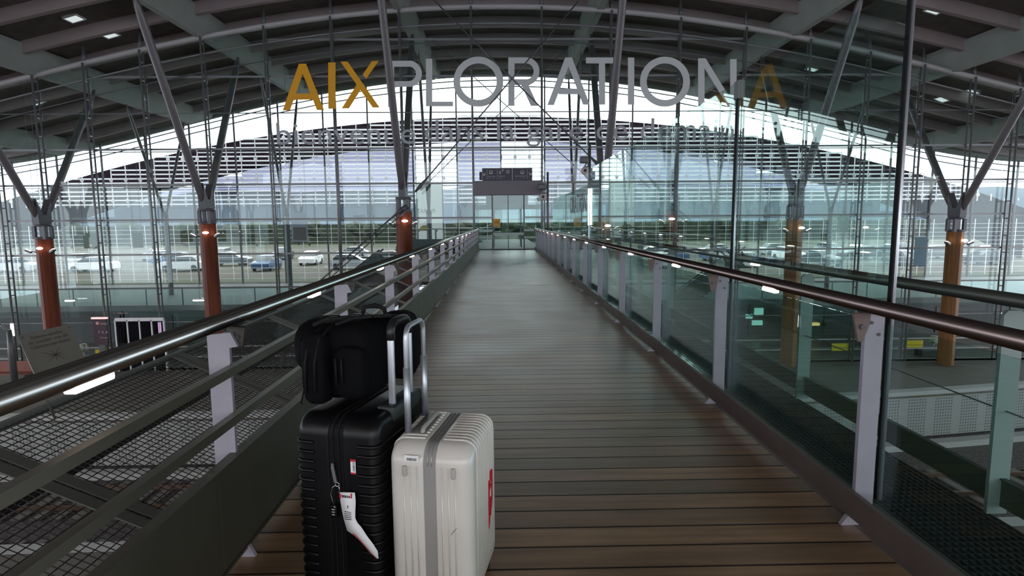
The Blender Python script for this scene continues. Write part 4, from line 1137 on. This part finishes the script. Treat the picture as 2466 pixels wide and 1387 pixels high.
for off in (0.004,):
    L = hl - off; zt_, zb2 = z1 - off, z0 + off; rc = 0.07; q = []
    for (cy, cz, a0) in ((L - rc, zt_ - rc, 0), (-L + rc, zt_ - rc, 90), (-L + rc, zb2 + rc, 180), (L - rc, zb2 + rc, 270)):
        for k in range(n + 1): t = math.radians(a0 + 90 * k / n); q.append((cy + rc * math.cos(t), cz + rc * math.sin(t)))
m.prism(q, 'x', -0.024, 0.024); zb_o = m.build('zip_band', grey_zip, ws)
for xx in (-0.007, 0.007): 
    MB().tube([(xx, y_ * 1.008, 0.3635 + (z_ - 0.3635) * 1.005) for y_, z_ in q if z_ > 0.45 and y_ < 0.2], 0.0016, 6).build('zip_teeth', mat('zip teeth', (0.42, 0.41, 0.40), 0.4, 0.5), zb_o)
m = MB().rbox(-0.108, -0.045, -0.11, 0.11, z1 - 0.004, z1 + 0.006, 0.003, 2); m.build('handle_recess', mat('recess grey', (0.22, 0.21, 0.20), 0.35), ws)
m = MB().tube([(-0.06, -0.10, z1), (-0.06, -0.085, z1 + 0.018), (-0.06, 0.085, z1 + 0.018), (-0.06, 0.10, z1)], 0.009, 10); m.build('carry_handle', mat('handle grey', (0.36, 0.34, 0.32), 0.4), ws)
trolley(ws, -0.114, -0.10, 0.10, z1 - 0.01, 1.068, 0.0095, alu)
m = MB()
for y in (-0.10, 0.10): MB().tube([(-0.114, y, z1 - 0.01), (-0.114, y, 0.92)], 0.0125, 14).build('outer_tube', alu, ws)
wheels(ws, 0.105, 0.17, black_zip)
m = MB().box(-0.088, -0.036, -hl - 0.0045, -hl - 0.003, 0.616, 0.638); lb2 = m.build('barcode_sticker', paper_m, ws)
m = MB(); x = -0.080
while x < -0.042: w_ = random.choice((.0008, .0016, .0024)); m.box(x, x + w_, -hl - 0.005, -hl - 0.0045, 0.619, 0.629); x += w_ + .0014
m.build('barcode', ink_m, lb2)
# red mark printed on the broad side
m = MB(); X = hw + 0.0055
def rp(pts2): m.prism([(y * 0.75 + 0.07, 0.245 + (z - 0.26) * 0.72) for y, z in pts2], 'x', X - 0.004, X)
rp([(-0.03, .52), (0.02, .575), (0.035, .53), (-0.01, .50)]); rp([(0.03, .57), (0.06, .55), (0.05, .40), (0.02, .36)]); rp([(-0.05, .50), (-0.02, .515), (-0.02, .42), (-0.045, .39)])
rp([(-0.05, .41), (0.055, .42), (0.03, .35), (-0.03, .33)]); rp([(-0.04, .34), (-0.005, .345), (-0.02, .28), (-0.045, .26)]); rp([(0.0, .35), (0.025, .36), (0.01, .31)]); rp([(-0.02, .48), (0.03, .50), (0.03, .485), (-0.02, .465)])
m.build('red_mark', red_m, ws)
m = MB().obox((0.075, -hl - 0.0005, .355), (0.096, -hl - 0.0005, .382), 0.002, 0.006, (0, 1, 0)); m.build('scuff', mat('scuff', (0.22, 0.21, 0.2), 0.7), ws)
# black suitcase
bs = thing('suitcase', 'large black ribbed hard-shell suitcase with an airline tag, carrying the backpack', 'suitcase', (-0.545, 2.285, 0), math.radians(-15.5))
hw, hl, z0, z1 = 0.166, 0.25, 0.055, 0.748
for sx in (-1, 1):
    m = MB(); R = 0.038; n = 7
    D = hw - 0.03
    rings = [ring(0.002, sx * 0.03), ring(0.0, sx * 0.034), ring(0.0, sx * (0.03 + D - R))]
    for k in range(1, 7):
        t = PI / 2 * k / 6; rings.append(ring(R * (1 - math.cos(t)), sx * (0.03 + D - R + R * math.sin(t))))
    cnt = len(rings[0])
    for q in rings: m.v += q
    for i in range(len(rings) - 1):
        for j in range(cnt): m.f.append((i * cnt + j, i * cnt + (j + 1) % cnt, (i + 1) * cnt + (j + 1) % cnt, (i + 1) * cnt + j)); m.sm.append(True)
    m.f.append(tuple((len(rings) - 1) * cnt + j for j in range(cnt))); m.sm.append(False); m.f.append(tuple(j for j in range(cnt))); m.sm.append(False)
    z = 0.10; k = 0
    while z < z1 - 0.075:
        # a ridge round the outer corner of the narrow side
        pr = [(sx * 0.088, -hl - 0.0005, z), (sx * 0.091, -hl - 0.0005, z)]
        for j in range(0, 7):
            t = PI / 2 * j / 6; pr.append((sx * (hw - R + R * math.sin(t) + 0.001), -hl + R - R * math.cos(t) - 0.001, z))
        pr.append((sx * (hw + 0.001), hl - 0.08, z))
        m.tube(pr, [0.0055] + [0.0072] * (len(pr) - 2) + [0.004], 8); z += 0.0365 ; k += 1
    m.build('shell', black_sh, bs)
m = MB(); L = hl - 0.003; zt_, zb2 = z1 - 0.003, z0 + 0.003; rc = 0.073; q = []
for (cy, cz, a0) in ((L - rc, zt_ - rc, 0), (-L + rc, zt_ - rc, 90), (-L + rc, zb2 + rc, 180), (L - rc, zb2 + rc, 270)):
    for k in range(8): t = math.radians(a0 + 90 * k / 7); q.append((cy + rc * math.cos(t), cz + rc * math.sin(t)))
m.prism(q, 'x', -0.031, 0.031); zo = m.build('zip_band', black_zip, bs)
for xx in (-0.012, 0.012):
    MB().tube([(xx, y_ * 1.006, 0.40 + (z_ - 0.40) * 1.004) for y_, z_ in q if y_ < 0.2 and (z_ > 0.4 or y_ < -0.2)], 0.003, 6).build('zip_teeth', strap_m, zo)
m = MB().rbox(0.10, 0.174, -0.12, 0.12, z1 - 0.05, z1 + 0.012, 0.012, 3); m.build('handle_housing', mat('dark housing', (0.02, 0.024, 0.022), 0.5), bs)
trolley(bs, 0.148, -0.08, 0.08, z1, 1.07, 0.0105, alu, mat('black grip', (0.012, 0.012, 0.014), 0.4))
wheels(bs, 0.12, 0.20, black_zip)
Yf = -hl
# paper labels on the narrow side
o = MB().box(0.062, 0.082, Yf - 0.006, Yf - 0.0045, 0.545, 0.60).build('bag_label', paper_m, bs)
MB().box(0.062, 0.082, Yf - 0.0065, Yf - 0.006, 0.592, 0.60).build('red_edge', red_m, o); MB().box(0.062, 0.082, Yf - 0.0065, Yf - 0.006, 0.545, 0.551).build('red_edge', red_m, o)
m = MB(); z = 0.555
while z < 0.588: w_ = random.choice((.0008, .0016, .0024)); m.box(0.071, 0.079, Yf - 0.0065, Yf - 0.006, z, z + w_); z += w_ + .0014
m.build('barcode', ink_m, o)
# zip puller, cable and combination lock
pl = MB().obox((-0.008, Yf - 0.012, 0.565), (0.004, Yf - 0.014, 0.51), 0.012, 0.004, (0, 1, 0)); pl.obox((-0.008, Yf - 0.01, 0.58), (-0.008, Yf - 0.01, 0.56), 0.01, 0.006, (0, 1, 0))
pl.build('zip_puller', mat('nickel', (0.75, 0.75, 0.78), 0.25, 0.9), bs)
MB().tube([(0.01 + .008 * math.cos(t * .7), Yf - 0.014, 0.503 + 0.008 * math.sin(t * .7)) for t in range(10)], 0.0016, 6).build('puller_ring', MATS['nickel'], bs)
MB().tube([(0.004, Yf - .013, .50), (-0.010, Yf - .014, .49), (-0.018, Yf - .015, .465), (-0.014, Yf - .015, .445), (-0.008, Yf - .014, .425)], 0.0012, 6).build('lock_cable', MATS['nickel'], bs)
lk = MB().rbox(-0.018, 0.006, Yf - .022, Yf - .008, 0.375, 0.425, 0.004, 3).build('padlock', black_sh, bs)
m = MB()
for z in (.388, .398, .408): m.box(-0.012, 0.0, Yf - .0235, Yf - .022, z, z + .003)
m.box(-0.002, 0.003, Yf - .0235, Yf - .022, .418, .422); m.build('lock_dial', signtxt, lk)
MB().tube([(0.016, Yf - .014, .50), (0.018, Yf - .014, .485), (0.014, Yf - .015, .47)], 0.0012, 6).build('tag_string', MATS['nickel'], bs)
# airline tag: a paper strip that bends to the right
def strip(path, ws_, name, material, parent, e=0.0, sh=0.0):
    m = MB(); k = len(path)
    for i, (x, z, yo) in enumerate(path):
        p = Vector(path[max(0, i - 1)][:2]); q_ = Vector(path[min(k - 1, i + 1)][:2]); d = (q_ - p).normalized(); nn = Vector((-d.y, d.x))
        for s in (-1, 1):
            c = Vector((x, z)) + nn * (s * ws_[i] / 2 + sh * ws_[i]); m.v.append((c.x, Yf - yo - e, c.y))
    for i in range(k - 1): m.f.append((2 * i, 2 * i + 1, 2 * i + 3, 2 * i + 2)); m.sm.append(True)
    o = m.build(name, material, parent)
    sol = o.modifiers.new('thickness', 'SOLIDIFY'); sol.thickness = 0.0004; return o
path = [(.050, .478, .016), (.053, .445, .018), (.055, .41, .020), (.056, .38, .018), (.066, .350, .018), (.092, .336, .022), (.116, .314, .026), (.138, .287, .024), (.152, .264, .020), (.162, .240, .016)]
wd_ = [.062, .062, .054, .048, .056, .046, .036, .034, .030, .008]
tg = strip(path, wd_, 'airline_tag', paper_m, bs)
strip(path[4:], [w_ * .08 for w_ in wd_[4:]], 'red_edge', red_m, tg, 0.0006, -5.2)
o = MB().box(0.019, 0.025, Yf - .0175, Yf - .0165, .452, .470).build('red_edge', red_m, tg); MB().box(0.064, 0.070, Yf - .0175, Yf - .0165, .458, .476).build('red_edge', red_m, tg)
m = MB(); x = 0.028
while x < 0.062: w_ = random.choice((.0008, .0018, .0026)); m.box(x, x + w_, Yf - .0185, Yf - .0178, .458, .467); x += w_ + .0014
for z in (.405, .398, .391, .384, .377): m.box(0.038, 0.066, Yf - .0215, Yf - .0206, z, z + .0018)
m.box(0.050, 0.054, Yf - .0195, Yf - .0186, .42, .43); m.build('print', ink_m, tg)
# backpack on the black suitcase
bk = thing('backpack', 'full black nylon backpack lying on top of the black suitcase', 'backpack', (-0.595, 2.31, z1 + 0.02), math.radians(-12)); bk.scale = (0.93, 1.0, 0.92)
MB().rbox(-0.135, 0.135, -0.16, 0.17, 0.0, 0.325, 5.0, wob=0.012, taper=0.06).build('main_compartment', black_fb, bk)
MB().rbox(-0.235, -0.08, -0.13, 0.15, 0.095, 0.325, 3.0, wob=0.015).build('front_pocket', black_fb, bk)
MB().rbox(-0.125, -0.02, -0.225, -0.10, 0.0, 0.30, 4.0, wob=0.012).build('side_pocket', black_fb, bk)
MB().rbox(-0.01, 0.13, -0.19, -0.10, 0.02, 0.24, 3.5, wob=0.02).build('side_pocket', black_fb, bk)
MB().rbox(0.04, 0.225, 0.075, 0.25, 0.02, 0.335, 3.0, wob=0.02).build('back_padding', black_fb, bk)
for x in (-0.095, -0.055):
    MB().tube([(x, -0.228, 0.06), (x + 0.004, -0.232, 0.18), (x + .012, -0.21, 0.275), (x + .03, -0.12, 0.325)], 0.005, 8).build('zip', strap_m, bk)
for k, x in enumerate((0.02, 0.045)):
    MB().tube([(x, -0.196, 0.09), (x, -0.200, 0.20)], 0.005, 6).build('zip', strap_m, bk)
MB().tube([(0.0, 0.07, 0.322), (0.01, 0.08, 0.36), (0.05, 0.10, 0.368), (0.085, 0.12, 0.35), (0.09, 0.12, 0.32)], 0.010, 8).build('grab_handle', strap_m, bk)
for x0_, dz in ((-0.06, 0), (0.04, 0.006)):
    pts_ = [(x0_ - .06, -0.12, 0.315 + dz), (x0_, -0.08, 0.338 + dz), (x0_ + .07, -0.05, 0.340 + dz), (x0_ + .13, 0.0, 0.335 + dz), (x0_ + .15, 0.08, 0.320 + dz)]
    m = MB()
    for p, q_ in zip(pts_[:-1], pts_[1:]): m.obox(p, q_, 0.035, 0.010)
    s_ = m.build('shoulder_strap', strap_m, bk)
    MB().rbox(x0_ - .005, x0_ + .03, -0.085, -0.055, 0.340 + dz, 0.352 + dz, 0.004, 2).build('buckle', black_sh, s_)
MB().tube([(-0.13, -0.17, 0.09), (-0.145, -0.19, 0.0), (-0.14, -0.19, 0.0)], 0.004, 6).build('loose_cord', strap_m, bk)
MB().rbox(-0.20, -0.11, -0.14, 0.0, 0.16, 0.27, 3.0, wob=0.03).build('pocket_flap', black_fb, bk)
